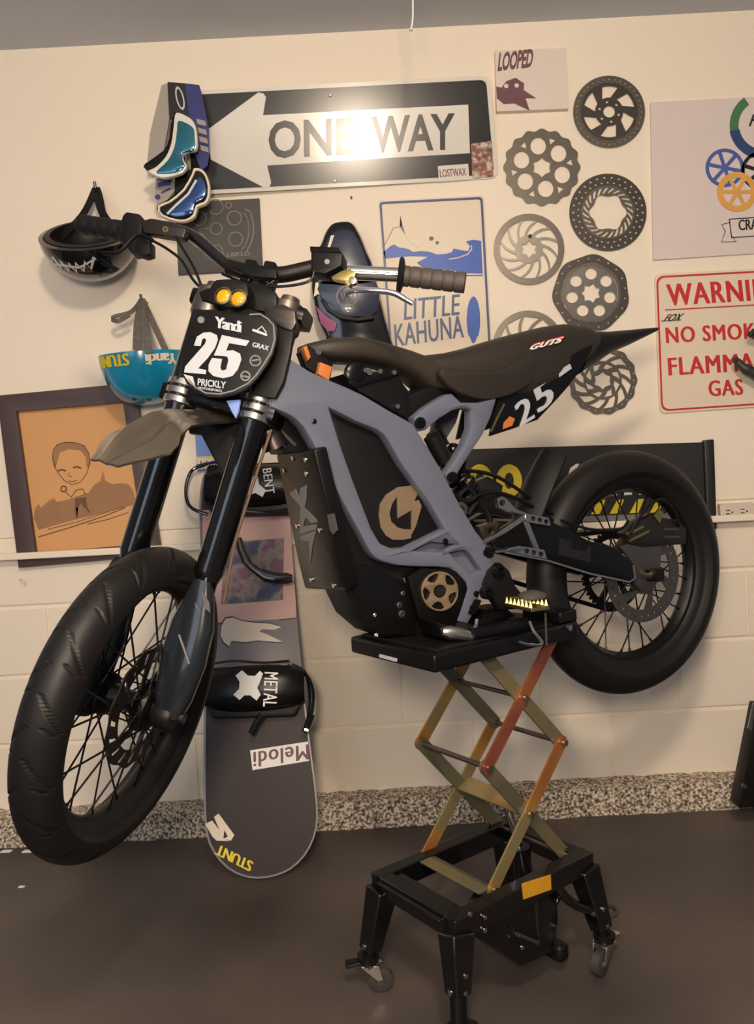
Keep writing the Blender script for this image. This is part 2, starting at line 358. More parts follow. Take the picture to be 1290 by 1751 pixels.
# --- pale canvas with rings
t = wthing('ring_print', 'large pale print with coloured wheels and a ribbon at the right edge', 'canvas', 1200, 300)
wt('canvas', t, M['shirt'], [[(1112, 176), (1345, 164), (1350, 430), (1117, 445)]], .004, .004)
o_ = .0088
def arcp(c, r, w, a0, a1, n=14): return [(c[0]+(r+w/2)*cos(radians(a0+(a1-a0)*k/n)), c[1]-(r+w/2)*sin(radians(a0+(a1-a0)*k/n))) for k in range(n+1)]+[(c[0]+(r-w/2)*cos(radians(a1-(a1-a0)*k/n)), c[1]-(r-w/2)*sin(radians(a1-(a1-a0)*k/n))) for k in range(n+1)]
wt('print', t, M['green'], [arcp((1306, 214), 50, 15, 125, 190)], o_, .0005)
wt('print', t, M['navy'], [arcp((1306, 214), 50, 17, 190, 270)], o_, .0005)
def wheelp(c, r, w, ns_, ph=0):
    out = [circ(c, r)]; 
    for k in range(ns_):
        a0, a1 = 2*pi*k/ns_+.12+ph, 2*pi*(k+1)/ns_-.12+ph
        out.append([(c[0]+(r-w)*cos(a0+(a1-a0)*j/6), c[1]+(r-w)*sin(a0+(a1-a0)*j/6)) for j in range(7)]+[(c[0]+r*.18*cos((a0+a1)/2), c[1]+r*.18*sin((a0+a1)/2))])
    return out
wt('print', t, M['ringblue'], wheelp((1240, 287), 33, 6, 6, .2), o_, .0005)
wt('print', t, M['ringorange'], wheelp((1261, 328), 34, 10, 6, 0), o_+.0012, .0005)
wt('print', t, M['black'], wheelp((1301, 292), 33, 6, 6, .3), o_, .0005)
wtext('lettering', t, M['black'], 'H', (1281, 216), (1296, 214), (1285, 196), o_, .02, shear=.2)
wt('ribbon', t, M['black'], [[(1247, 374), (1330, 369), (1330, 402), (1251, 407)], inset([(1247, 374), (1330, 369), (1330, 402), (1251, 407)], 1.5)], o_, .0005)
wt('ribbon', t, M['black'], [stroke([(1249, 380), (1235, 384), (1241, 396), (1234, 414), (1260, 413), (1252, 404)], 1.3)], o_, .0005)
wtext('lettering', t, M['black'], 'CRASH', (1264, 394), (1315, 391), (1263, 376), o_, .04)

# --- warning sign
t = wthing('warning_sign', 'white sign with red lettering WARNING NO SMOKING FLAMMABLE GAS', 'sign', 1200, 580)
Q = [(1119, 469), (1362, 456), (1368, 691), (1128, 707)]
wt('panel', t, M['cream'], [rounded(Q, 12)], .004, .003)
wt('border', t, M['red'], [rounded(inset(Q, 3.5), 14), rounded(inset(Q, 6.5), 13)], .0078, .0005)
for s, BL, BR, TL in (('WARNING', (1143, 523), (1350, 511), (1139, 486)), ('NO SMOKING', (1140, 587), (1352, 576), (1138, 560)), ('FLAMMABLE', (1144, 642), (1352, 630), (1142, 612)), ('GAS', (1213, 678), (1272, 675), (1211, 651))):
    wtext('lettering', t, M['red'], s, BL, BR, TL, .0078, .06, 1.12)
wt('rule', t, M['red'], [stroke([(1138, 530), (1356, 518)], 2)], .0078, .0005)
wt('sticker', t, M['greyprint'], [stroke([(1131, 549), (1165, 547)], 2)], .0078, .0005)
wtext('lettering', t, M['black'], 'FOX', (1134, 550), (1162, 548), (1138, 538), .0088, .05, shear=.2)

# --- surf sign
t = wthing('surf_sign', 'white LITTLE KAHUNA sign with a blue wave and surfboard', 'sign', 740, 470)
Q = [(646, 343), (828, 334), (843, 607), (666, 618)]
wt('panel', t, M['cream'], [rounded(Q, 7)], .003, .002)
wt('border', t, M['navy'], [rounded(inset(Q, 2.5), 7), rounded(inset(Q, 6.5), 5)], .0056, .0005)
wt('wave', t, M['blueprint'], [[(656, 431), (662, 426), (668, 421), (674, 418), (682, 423), (690, 424), (699, 426), (707, 431), (721, 429), (736, 431), (747, 435), (764, 434), (773, 431), (776, 425), (790, 428), (801, 429), (804, 421), (797, 413), (809, 410), (823, 412), (826, 468), (795, 467), (772, 462), (727, 462), (713, 449), (733, 439), (702, 438), (659, 442)], stroke([(806, 419), (807, 426), (800, 435), (782, 441), (768, 443)], 2)], .0056, .0005)
wt('wave', t, M['blueprint'], [stroke([(760, 466), (795, 471), (826, 471)], 2)], .0056, .0005)
wtext('lettering', t, M['navy'], 'LITTLE', (691, 547), (786, 538), (692, 512), .0056, .035, 1.05)
wtext('lettering', t, M['navy'], 'KAHUNA', (676, 593), (794, 577), (674, 555), .0056, .035, 1.05)
wt('surfboard', t, M['blueprint'], [[(810+11.5*cos(a)*(.75 if sin(a) > .7 else 1), 547+40*sin(a)) for a in [2*pi*k/36 for k in range(36)]]], .0056, .0006)
wt('volcano_line', t, M['greyprint'], [stroke([(655, 424), (664, 408), (673, 390), (684, 388), (685, 368), (688, 385), (694, 402), (704, 416), (716, 424)], 1.2)], .0056, .0004)
wt('palm_mark', t, M['navy'], [circ((738, 408), 4, 8), circ((748, 415), 3, 8)], .0056, .0004)

# --- dark poster with ring drawing
t = wthing('dark_print', 'square charcoal print with a grey line drawing of linked rings', 'print', 372, 405)
wt('panel', t, M['tailcam'], [[(300, 348), (444, 340), (450, 462), (306, 470)]], .006, .005)
for c, r in (((370, 391), 10), ((369, 354), 12.5), ((401, 373), 12), ((403, 409), 12), ((341, 374), 12), ((340, 411), 12), ((371, 429), 10), ((391, 351), 5)):
    wt('ring_line', t, M['greyprint'], [circ(c, r+.9, 28), circ(c, r-.9, 28)], .0116, .0004)
wt('ring_line', t, M['greyprint'], [stroke([(c[0], c[1]) for c in ((360, 391), (350, 391))], 1.3)], .0116, .0004)
wt('arc_line', t, M['greyprint'], [stroke([(419, 357), (428, 362), (433, 380), (434, 398), (430, 415), (422, 430)], 2), stroke([(417, 364), (423, 372), (426, 388), (425, 404), (420, 419), (413, 428)], 1.3)], .0116, .0004)
wtext('lettering', t, M['greyprint'], 'ALLBKLD', (372, 440), (429, 437), (371, 433), .0116, .03)

# --- framed drawing tucked behind the rail
t = wthing('framed_drawing', 'brown framed sketch of a large headed figure on tan paper', 'picture', 130, 815)
Qo = [(-3, 677), (232, 655), (278, 948), (34, 970)]; Qi = [(30, 704), (212, 689), (247, 930), (63, 946)]
wt('frame', t, M['wood'], [Qo, Qi], .0145, .011, bev=.002)
wt('paper', t, M['paper'], [[(26, 700), (216, 686), (252, 934), (58, 950)]], .006, .002)
wt('backdrop_sketch', t, M['pencil2'], [[(58, 886), (60, 870), (66, 862), (70, 868), (84, 856), (92, 852), (97, 858), (110, 856), (122, 852), (140, 846), (152, 842), (160, 830), (172, 822), (176, 804), (180, 822), (192, 828), (206, 826), (220, 828), (228, 840), (232, 862), (190, 874), (130, 888), (66, 906)]], .0084, .0003)
wt('road_sketch', t, M['pencil'], [stroke([(66, 918), (120, 902), (180, 882), (214, 868)], 1.8), stroke([(82, 905), (130, 893), (170, 880), (212, 866)], 1.2), stroke([(150, 896), (185, 888), (220, 876)], 1.5)], .0086, .0003)
wt('figure_sketch', t, M['pencil'], [stroke([(95, 800), (90, 785), (91, 770), (98, 760), (112, 756), (130, 757), (144, 762), (152, 775), (154, 792), (148, 810), (138, 824), (124, 829), (110, 822), (99, 808), (95, 800)], 1.2), stroke([(99, 806), (104, 803), (113, 805)], 3), stroke([(125, 800), (132, 798), (139, 801)], 3), stroke([(118, 808), (117, 814), (123, 815)], 1.1), stroke([(117, 822), (124, 824), (131, 821)], 1.4)], .0088, .0003)
wt('hair_sketch', t, M['pencil2'], [[(93, 802), (90, 785), (91, 770), (98, 760), (112, 756), (130, 757), (144, 762), (152, 775), (154, 796), (148, 800), (147, 782), (138, 770), (118, 768), (102, 774), (98, 790)]], .0088, .0003)
wt('figure_sketch', t, M['paper'], [circ((124, 792), 26, 30, 0, 1.2)], .0078, .0004)
wt('figure_sketch', t, M['pencil'], [circ((109, 836), 6, 16), circ((109, 836), 3.5, 16), stroke([(113, 842), (122, 850), (130, 838), (142, 836), (146, 846)], 1.5), [(128, 853), (147, 850), (149, 868), (143, 868), (139, 860), (134, 868), (129, 868)], stroke([(129, 868), (131, 886)], 2), stroke([(147, 868), (153, 876)], 2)], .0090, .0003)

# --- brake rotors on the wall
def mm_px(c): return c
def holes(c, n, r, hr, ph=0, k=10): return [circ((c[0]+r*cos(2*pi*i/n+ph), c[1]+r*sin(2*pi*i/n+ph)), hr, k) for i in range(n)]
def lobed(c, r, n, amp, ph=0, k=8): return [(c[0]+(r+amp*cos(n*a+ph))*cos(a), c[1]+(r+amp*cos(n*a+ph))*sin(a)) for a in [2*pi*i/(n*k) for i in range(n*k)]]
def star(c, r1, r2, n, ph=0): return [(c[0]+(r1 if i % 2 else r2)*cos(pi*i/n+ph), c[1]+(r1 if i % 2 else r2)*sin(pi*i/n+ph)) for i in range(2*n)]
def window_(c, r0, r1, a0, a1, sk=0, n=6):
    """opening between radii r0 and r1, angles a0..a1 at the inner side, skewed outwards by sk"""
    return [(c[0]+r1*cos(a0+sk+(a1-a0)*i/n), c[1]+r1*sin(a0+sk+(a1-a0)*i/n)) for i in range(n+1)]+[(c[0]+r0*cos(a1-(a1-a0)*i/n), c[1]+r0*sin(a1-(a1-a0)*i/n)) for i in range(n+1)]
def sweep(c, r0, r1, a, wi, wo, sk, n=7):
    """curved slot running outwards with skew"""
    L, R = [], []
    for i in range(n):
        f = i/(n-1); r = r0+(r1-r0)*f; b = a+sk*f; h = wi+(wo-wi)*f
        L.append((c[0]+r*cos(b-h), c[1]+r*sin(b-h))); R.append((c[0]+r*cos(b+h), c[1]+r*sin(b+h)))
    return L+R[::-1]
GR = 'brake rotors mounted on the wall'
def rotor(label, c, polys, mt, extra=()):
    t = wthing('brake_rotor', label, 'brake rotor', *c, group=GR)
    wt('disc', t, mt, polys, .006, .0012)
    bm = BM(); p = WALL.on(c[0], c[1], 1, .0); cyl(bm, (p.x, -.001, p.z), (p.x, .0055, p.z), .014, seg=14)
    for nm, mt2, pl, off in extra: wt(nm, t, mt2, pl, off, .0008)
    return t
c = (1042, 191); rotor('round black rotor with six slanted windows, topmost of the wall rotors', c, [lobed(c, 51, 30, .6)]+[window_(c, 24, 44, 2*pi*k/6, 2*pi*k/6+.62, .25) for k in range(6)]+[circ(c, 10)]+holes(c, 6, 17, 2.5, .3), M['rotordark'],
    [('outer_band', M['rotor'], [circ(c, 61.5, 60), circ(c, 49, 60)]+holes(c, 36, 55.5, 1.6)+holes(c, 36, 52.3, 1.2, .09), .0072)])
c = (927, 286); rotor('wavy edged grey rotor with large and small teardrop windows, right of the road sign', c, [lobed(c, 64, 16, 2.2)]+[circ((c[0]+37*cos(2*pi*k/6+.35), c[1]+37*sin(2*pi*k/6+.35)), 13.5, 20, 0, 1.1) for k in range(6)]+[[(c[0]+q*cos(2*pi*k/6+.88+d), c[1]+q*sin(2*pi*k/6+.88+d)) for q, d in ((52, -.12), (53, .12), (41, 0))] for k in range(6)]+[star(c, 17, 13, 6)], M['rotor'])
c = (1040, 363); rotor('dark rotor with a wide drilled band and large open centre', c, [circ(c, 66, 60)]+holes(c, 30, 59.5, 2.1)+holes(c, 30, 51, 2, .1)+[circ(c, 44, 50)], M['rotordark'],
    [('carrier', M['rotor'], [lobed(c, 45.5, 6, .5), lobed(c, 30, 6, 2.5)]+[sweep(c, 33, 43, 2*pi*k/24, .06, .07, .25, 4) for k in range(24)], .0072)])
c = (905, 426); rotor('thin bright rotor with twelve curved spokes and a black screw', c, [circ(c, 60, 60)]+[sweep(c, 24, 51, 2*pi*k/12, .17, .225, .55) for k in range(12)]+[star(c, 15, 10, 6)], M['shiny'],
    [('outer_band', M['rotor'], [circ(c, 60.5, 60), circ(c, 50, 60)], .0072), ('screw', M['black'], [circ((907, 404), 3.5, 12)], .0085)])
c = (1011, 501)
hep = rounded([(c[0]+70*cos(2*pi*k/7-pi/2+.1), c[1]+70*sin(2*pi*k/7-pi/2+.1)) for k in range(7)], 16)
hep2 = rounded([(c[0]+55*cos(2*pi*k/7-pi/2+.1), c[1]+55*sin(2*pi*k/7-pi/2+.1)) for k in range(7)], 14)
rotor('heptagonal dark rotor with a silver seven window carrier, above the seat tail', c, [hep, hep2]+holes(c, 21, 59, 1.8, .15), M['rotordark'],
    [('carrier', M['shiny'], [lobed(c, 49.5, 7, 1.2)]+[circ((c[0]+33*cos(2*pi*k/7-pi/2), c[1]+33*sin(2*pi*k/7-pi/2)), 10, 16) for k in range(7)]+[star(c, 17, 12.5, 7)], .0066),
     ('inner_ring', M['rotor'], [hep2, circ(c, 46, 40)], .0076)])
c = (904, 592); rotor('thin silver spoked rotor half hidden behind the seat', c, [circ(c, 61, 60)]+[sweep(c, 22, 52, 2*pi*k/10, .2, .27, .45) for k in range(10)]+[circ(c, 11)], M['rotor'])
c = (1031, 650); rotor('wavy rotor with twin rows of swirling slots, lowest of the wall rotors', c, [lobed(c, 58, 14, 1.5)]+[sweep(c, 33, 49, 2*pi*k/12, .17, .19, .35) for k in range(12)]+[sweep(c, 20, 30, 2*pi*k/8+.2, .2, .26, .3) for k in range(8)]+[star(c, 16, 12, 6)]+holes(c, 28, 53.3, 1.5), M['rotor'])

# --- helmets
def bowl(c, R, depth, th, tilt, roll=0, yaw=0, sx=1, n=14, e=1.0, seg=48):
    """upside-down shell opening upwards; tilt leans the opening to the room"""
    rings = []
    for i in range(n+1):
        t = i/n*pi/2; rings.append((R*cos(t)**e if i < n else 1e-4, -depth*sin(t)))
    bm = BM(); prof = [(R*.97, .004)]+[(max(r, 1e-4), z) for r, z in rings]
    inner = [(max(r-th, 1e-4), z+th) for r, z in rings[::-1]]
    inner[-1] = (R-th, .0)
    lathe(bm, [(R-th, .004)]+[(R, .002)]+prof[1:]+inner[1:], (0, 0, 0), (0, 0, 1), seg, close=True)
    Mx = Matrix.Translation(c) @ Matrix.Rotation(yaw, 4, 'Z') @ Matrix.Rotation(roll, 4, 'Y') @ Matrix.Rotation(tilt, 4, 'X') @ Matrix.Diagonal((sx, 1, 1, 1))
    bmesh.ops.remove_doubles(bm, verts=bm.verts[:], dist=1e-5); bmesh.ops.recalc_face_normals(bm, faces=bm.faces[:]); bm.transform(Mx); return bm, Mx
def on_shell(Mx, R, depth, az, el, off=.001):
    """point on a bowl's outer side"""
    t = el; return Mx @ Vector((R*cos(t)*cos(az)*(1+off/R), R*cos(t)*sin(az)*(1+off/R), -depth*sin(t)))
def shell_text(name, t, mt, s, Mx, R, depth, az0, az1, e0, e1, bold=.05, space=1):
    bm = textmesh(s, bold, 1, space); bmesh.ops.subdivide_edges(bm, edges=[e for e in bm.edges if e.calc_length() > .25], cuts=2)
    xs = [v.co.x for v in bm.verts]; ys = [v.co.y for v in bm.verts]; x0, x1, y0, y1 = min(xs), max(xs), min(ys), max(ys)
    for v in bm.verts:
        fx = (v.co.x-x0)/(x1-x0); fy = (v.co.y-y0)/(y1-y0); v.co = on_shell(Mx, R, depth, az0+(az1-az0)*fx, e0+(e1-e0)*fy, .0012+.0008*v.co.z)
    bmesh.ops.recalc_face_normals(bm, faces=bm.faces[:]); return obj(name, bm, mt, t, smooth=False)
def strap(name, t, mt, pts, wd, th=.0025, wdir=(1, 0, 0)):
    pts = cr(pts, 5); rings = []
    for i, p in enumerate(pts):
        d = (pts[min(i+1, len(pts)-1)]-pts[max(i-1, 0)]).normalized(); s_ = Vector(wdir); s_ = (s_-d*s_.dot(d)).normalized(); nn = s_.cross(d)
        rings.append([p+s_*wd/2+nn*th/2, p-s_*wd/2+nn*th/2, p-s_*wd/2-nn*th/2, p+s_*wd/2-nn*th/2])
    return obj(name, loft(BM(), rings), mt, t, smooth=False)
def W3(px, py, off): p = WALL.on(px, py, 1, off); return Vector((p.x, D-off, p.z))
hk = W3(165, 322, .03)
t = thing('skate_helmet', 'black bowl helmet hanging upside down with a white script sticker', 'helmet', W3(150, 420, .15))
bm, Mx = bowl(W3(151, 402, .155), .126, .118, .012, radians(34), radians(3), 0)
obj('shell', bm, M['gloss'], t)
bm, _ = bowl(W3(151, 402, .155)+Vector((0, -.001, .004)), .112, .100, .016, radians(34), radians(3), 0); obj('padding', bm, M['blackpl'], t)
zz = [(-128, 20), (-122, 10), (-116, 27), (-112, 14), (-106, 29), (-101, 16), (-96, 30), (-92, 15), (-86, 28), (-81, 13), (-76, 25), (-70, 8)]
def ribbon_on(name, t, mt, pts, fn, wd, th=.0012):
    P = [fn(radians(a), radians(e_)) for a, e_ in pts]; rings = []
    for i, p in enumerate(P):
        d = (P[min(i+1, len(P)-1)]-P[max(i-1, 0)]).normalized(); nn = (p-W3(151, 402, .155)).normalized(); s_ = d.cross(nn).normalized()
        rings.append([p+s_*wd/2+nn*th, p-s_*wd/2+nn*th, p-s_*wd/2-nn*th, p+s_*wd/2-nn*th])
    return obj(name, loft(BM(), rings), mt, t, smooth=False)
ribbon_on('script_mark', t, M['silverprint'], zz, lambda a, e_: on_shell(Mx, .126, .118, a, e_, .002), .007)
ribbon_on('script_mark', t, M['silverprint'], [(-130, 22), (-110, 20), (-90, 22), (-68, 10)], lambda a, e_: on_shell(Mx, .126, .118, a, e_, .002), .005)
for dx in (-.035, .03):
    strap('strap', t, M['blackpl'], [W3(150, 400, .16)+Vector((dx*2.6, .04, 0)), W3(160, 365, .09)+Vector((dx*.8, 0, 0)), hk+Vector((0, -.004, 0))], .02)
strap('strap', t, M['blackpl'], [W3(180, 392, .12), W3(172, 345, .05), hk, W3(160, 345, .04)], .018)
bm = BM(); tube(bm, [hk+Vector((0, .034, 0)), hk+Vector((0, -.012, 0)), hk+Vector((0, -.014, .014))], .004); obj('hook', bm, M['steel'], t)

t = thing('bike_helmet', 'turquoise helmet hanging upside down by a patterned strap, with graffiti stickers', 'helmet', W3(243, 640, .13))
hc = W3(243, 606, .13)
bm, Mb = bowl(hc, .113, .135, .013, radians(5), radians(-2), radians(4), e=.75); obj('shell', bm, M['bluegloss'], t)
bm, _ = bowl(hc+Vector((0, 0, .002)), .099, .11, .015, radians(5), radians(-2), radians(4), e=.75); obj('padding', bm, M['blackpl'], t)
def sh2(az, el, R=.113, dp=.135, off=.001): t_ = el; return Mb @ Vector((R*cos(t_)**.75*cos(az)*(1+off/R), R*cos(t_)**.75*sin(az)*(1+off/R), -dp*sin(t_)))
def st2(mt, s, a0, a1, e0, e1, bold, sp=.9):
    bm = textmesh(s, bold, 1, sp); bmesh.ops.subdivide_edges(bm, edges=[e for e in bm.edges if e.calc_length() > .25], cuts=2)
    xs = [v.co.x for v in bm.verts]; ys = [v.co.y for v in bm.verts]; x0, x1, y0, y1 = min(xs), max(xs), min(ys), max(ys)
    for v in bm.verts:
        fx = (v.co.x-x0)/(x1-x0); fy = (v.co.y-y0)/(y1-y0); v.co = sh2(radians(a0+(a1-a0)*fx), radians(e0+(e1-e0)*fy), off=.0018+.0012*v.co.z)
    bmesh.ops.recalc_face_normals(bm, faces=bm.faces[:]); obj('lettering', bm, mt, t, smooth=False)
st2(M['yellow'], 'STUNT', -96, -152, 1, 14, .09); st2(M['cream'], 'Yandi', -30, -76, 3, 15, .08)
for az, el in ((-150, 32), (-110, 62), (-75, 66), (-40, 50)):
    bm = BM(); p = sh2(radians(az), radians(el)); q = (p-hc).normalized(); tube(bm, [p-q*.004, p+q*.0008], [.006, .006], 12); obj('vent', bm, M['black'], t)
hk = W3(243, 512, .05)
for e_ in (W3(238, 600, .2), W3(232, 598, .06), W3(285, 602, .17), W3(256, 604, .24)): strap('strap', t, M['strapgrey'], [e_, (e_+hk)/2+Vector((-.004, 0, .01)), hk], .017)
strap('strap', t, M['strapgrey'], [hk+Vector((0, -.006, 0)), W3(225, 533, .07), W3(198, 541, .08), W3(192, 546, .08), W3(203, 549, .09), W3(222, 538, .09)], .012, wdir=(.3, -.2, 1))
bm = BM(); tube(bm, [hk+Vector((0, .054, 0)), hk+Vector((0, -.01, 0)), hk+Vector((0, -.012, .012))], .004); obj('hook', bm, M['steel'], t)

t = thing('full_face_helmet', 'navy and black full face helmet with long visor hanging behind the brake lever', 'helmet', W3(597, 500, .06))
out = [(596, 384), (607, 390), (613, 400), (619, 411), (629, 437), (636, 453), (643, 484), (653, 520), (661, 553), (673, 596), (667, 613), (560, 613), (557, 580), (544, 553), (537, 521), (533, 500), (534, 470), (537, 440), (549, 424), (555, 408), (563, 394), (574, 386)]
wt('shell', t, M['gloss'], [out], .05, .048, bev=.018, smooth=2)
wt('visor', t, M['navyshell'], [[(567, 400), (590, 393), (606, 398), (622, 430), (632, 462), (636, 486), (545, 488), (548, 440), (556, 420)]], .099, .007, bev=.004, smooth=2)
wt('visor_stripe', t, M['cream'], [[(566, 403), (572, 402), (563, 428), (559, 428)]], .107, .0008)
wt('chin_bar', t, M['navyshell'], [[(548, 480), (640, 478), (648, 520), (638, 541), (610, 543), (580, 541), (560, 528), (550, 512)], ], .098, .008, bev=.004, smooth=2)
wt('chin_trim', t, M['blackpl'], [stroke([(551, 512), (562, 530), (582, 543), (612, 547), (640, 543)], 7)], .106, .006, bev=.003)
wt('badge', t, M['greyprint'], [circ((594, 507), 19, 36), circ((594, 507), 16, 36)], .1075, .0008)
wt('badge', t, M['greyprint'], [stroke([(594, 491), (594, 507)], 2.5), stroke([(582, 500), (588, 512), (594, 502), (600, 512), (606, 500)], 2)], .1075, .0008)
wt('goggle_lens', t, M['pink'], [[(541, 523), (557, 540), (576, 553), (573, 566), (561, 567), (549, 553)]], .1, .003)
wt('side_trim', t, M['cream'], [[(540, 484), (548, 482), (550, 507), (545, 503), (537, 508)]], .1, .004)
bm = BM(); p = W3(596, 392, 0); cyl(bm, p+Vector((0, .002, 0)), p+Vector((0, -.05, 0)), .005); obj('hook', bm, M['steel'], t)

# --- goggles hung by their straps
g1 = 'ski goggles hung by their straps'
GG = .035
t = thing('goggles', 'white framed goggles with teal lens and black strap, upper pair', 'goggles', W3(305, 230, .08), group=g1)
wt('frame', t, M['signwhite'], [[(302, 195), (320, 200), (333, 211), (338, 232), (337, 257), (324, 261), (314, 267), (316, 276), (321, 286), (314, 297), (296, 304), (277, 306), (262, 300), (254, 294), (268, 287), (285, 269), (294, 246), (298, 217)]], GG+.115, .010, bev=.004, smooth=3)
wt('foam', t, M['blackpl'], [[(300, 197), (332, 211), (335, 257), (314, 262), (314, 294), (277, 304), (252, 292), (251, 284), (282, 262), (292, 240)]], GG+.085, .022, bev=.006, smooth=2)
wt('lens', t, M['teal'], [[(306, 207), (329, 217), (333, 232), (332, 256), (314, 261), (312, 272), (316, 285), (301, 295), (277, 297), (268, 294), (288, 274), (299, 250), (303, 224)]], GG+.127, .004, bev=.002, smooth=3)
wt('strap', t, M['black'], [[(287, 141), (316, 143), (322, 196), (334, 262), (320, 262), (302, 196), (291, 205)]], GG+.07, .0025)
wt('strap', t, M['strapblue'], [[(316, 143), (341, 146), (346, 163), (357, 217), (358, 261), (355, 284), (344, 292), (333, 262), (322, 196)]], GG+.066, .0025)
for k in range(4): wt('strap_stripe', t, M['greyfab'], [[(336+2.2*k, 203+15*k), (351+1.6*k, 207+15*k), (353+1.4*k, 216+15*k), (338+2*k, 212+15*k)]], GG+.0692, .0008)
wt('strap_emblem', t, M['silverprint'], [[(308+7*cos(a)+.22*20*sin(a), 168+20*sin(a)) for a in [2*pi*k/30 for k in range(30)]], [(308+4.6*cos(a)+.22*16*sin(a), 168+16*sin(a)) for a in [2*pi*k/30 for k in range(30)]]], GG+.0735, .0008)
wt('strap_back', t, M['greyfab'], [[(277, 147), (287, 143), (290, 205), (281, 258), (264, 282), (252, 284), (257, 230)]], GG+.04, .004)
bm = BM(); tube(bm, [W3(301, 158, -.002), W3(302, 147, .098), W3(302, 144, .1)], .004); obj('hook', bm, M['steel'], t)
t = thing('goggles', 'tan edged goggles with blue lens hanging below the upper pair', 'goggles', W3(318, 335, .08), group=g1)
wt('frame', t, M['cream'], [[(346, 291), (355, 302), (360, 321), (359, 340), (352, 351), (339, 356), (335, 371), (320, 380), (303, 380), (277, 371), (271, 353), (290, 345), (314, 325), (329, 299), (333, 289)], [(345, 296), (352, 305), (356, 321), (355, 338), (349, 347), (336, 352), (331, 368), (319, 376), (303, 376), (280, 368), (275, 356), (293, 348), (318, 327), (333, 300), (336, 294)]], GG+.092, .010, bev=.003, smooth=2)
wt('foam', t, M['blackpl'], [[(343, 294), (356, 320), (350, 348), (334, 354), (330, 368), (305, 376), (276, 368), (272, 354), (292, 344), (322, 315), (331, 294)]], GG+.075, .022, bev=.005, smooth=2)
wt('lens', t, M['lensblue'], [[(342, 304), (352, 317), (350, 338), (334, 348), (329, 364), (305, 371), (288, 364), (314, 343), (333, 315)]], GG+.1, .004, bev=.002, smooth=3)
wt('frame_stripe', t, M['silverprint'], [stroke([(286, 366), (302, 350), (322, 332), (336, 308)], 4)], GG+.1035, .001)
wt('strap', t, M['greyfab'], [[(268, 306), (294, 306), (301, 325), (284, 346), (272, 350), (265, 338)]], GG+.05, .004)
wt('strap_print', t, M['strapblue'], [[(270, 312), (292, 309), (293, 316), (270, 320)], circ((270, 337), 4.5, 14), stroke([(276, 330), (292, 322)], 3)], GG+.0545, .0006)
wt('strap', t, M['blackpl'], [[(300, 304), (331, 288), (326, 304), (308, 326), (299, 332)]], GG+.058, .004)

# --- banner, outlet, card, cord, nail, object at the right edge
t = wthing('garage_banner', 'black banner with yellow numerals and striped hazard band behind the rear wheel', 'banner', 1000, 830)
wt('cloth', t, M['banner'], [[(772, 769), (1212, 756), (1217, 897), (776, 911)]], .009, .006)
wt('side_bar', t, M['black'], [rounded([(1202, 753), (1219, 751), (1224, 904), (1208, 905)], 3)], .018, .012, bev=.003)
for c in (821, 871): wt('lettering', t, M['yellow'], [[(c+22*cos(a), 822+28*sin(a)) for a in [2*pi*k/32 for k in range(32)]], [(c+8*cos(a), 822+14*sin(a)) for a in [2*pi*k/24 for k in range(24)]]], .016, .0006)
for pl in ([(966, 829), (976, 800), (986, 793), (991, 793), (984, 806), (975, 822)], [(1041, 829), (1048, 826), (1056, 847), (1044, 848)], [(1062, 826), (1071, 822), (1081, 824), (1081, 846), (1064, 847)], [(1090, 825), (1098, 824), (1102, 834), (1109, 826), (1112, 845), (1093, 846)], [(1118, 833), (1123, 832), (1132, 845), (1119, 846)]):
    wt('lettering', t, M['white'], [pl], .016, .0006)
wt('hazard_stripe', t, M['yellow'], [[(x, 880-(x-1000)*.03), (x+13, 856-(x-1000)*.03), (x+25, 855-(x-1000)*.03), (x+15, 879-(x-1000)*.03)] for x in (1011, 1043, 1077, 1112, 1146)], .016, .0006)
wt('lower_band', t, M['greyprint'], [[(1000, 883), (1160, 877), (1160, 888), (996, 892)]], .016, .0006)

t = wthing('wall_outlet', 'cream double wall outlet beside the rear wheel', 'outlet', 1257, 875)
wt('plate', t, M['outlet'], [rounded([(1229, 862), (1290, 859), (1292, 889), (1231, 893)], 3)], .012, .011, bev=.002)
for c in ((1247, 876), (1272, 874)):
    o = wt('socket', t, M['outlet'], [circ(c, 10, 20, 0, .95)], .0235, .0015)
    wt('slot', t, M['dsteel'], [[(c[0]-5, c[1]-4), (c[0]+2, c[1]-4), (c[0]+2, c[1]-2.5), (c[0]-5, c[1]-2.5)], [(c[0]-5, c[1]+2), (c[0]+2, c[1]+2), (c[0]+2, c[1]+3.5), (c[0]-5, c[1]+3.5)], circ((c[0]+6, c[1]), 1.6, 8)], .0254, .0006)

t = wthing('small_card', 'small blue and yellow card pinned above the snowboard binding', 'card', 360, 775)
wt('card', t, M['bluecard'], [[(334, 744), (392, 741), (396, 802), (338, 806)]], .003, .002)
wt('label', t, M['cream'], [[(337, 784), (395, 781), (396, 799), (339, 803)]], .0054, .0004)
wt('border', t, M['yellow'], [[(336, 781), (395, 778), (395, 781), (337, 784)]], .0056, .0004)
wt('label_mark', t, M['pencil'], [[(342+5*k, 797), (342+5*k+2.4, 797), (342+5*k+3, 788+2*(k % 2)), (342+5*k+1, 788+2*(k % 2))] for k in range(9)], .0062, .0003)

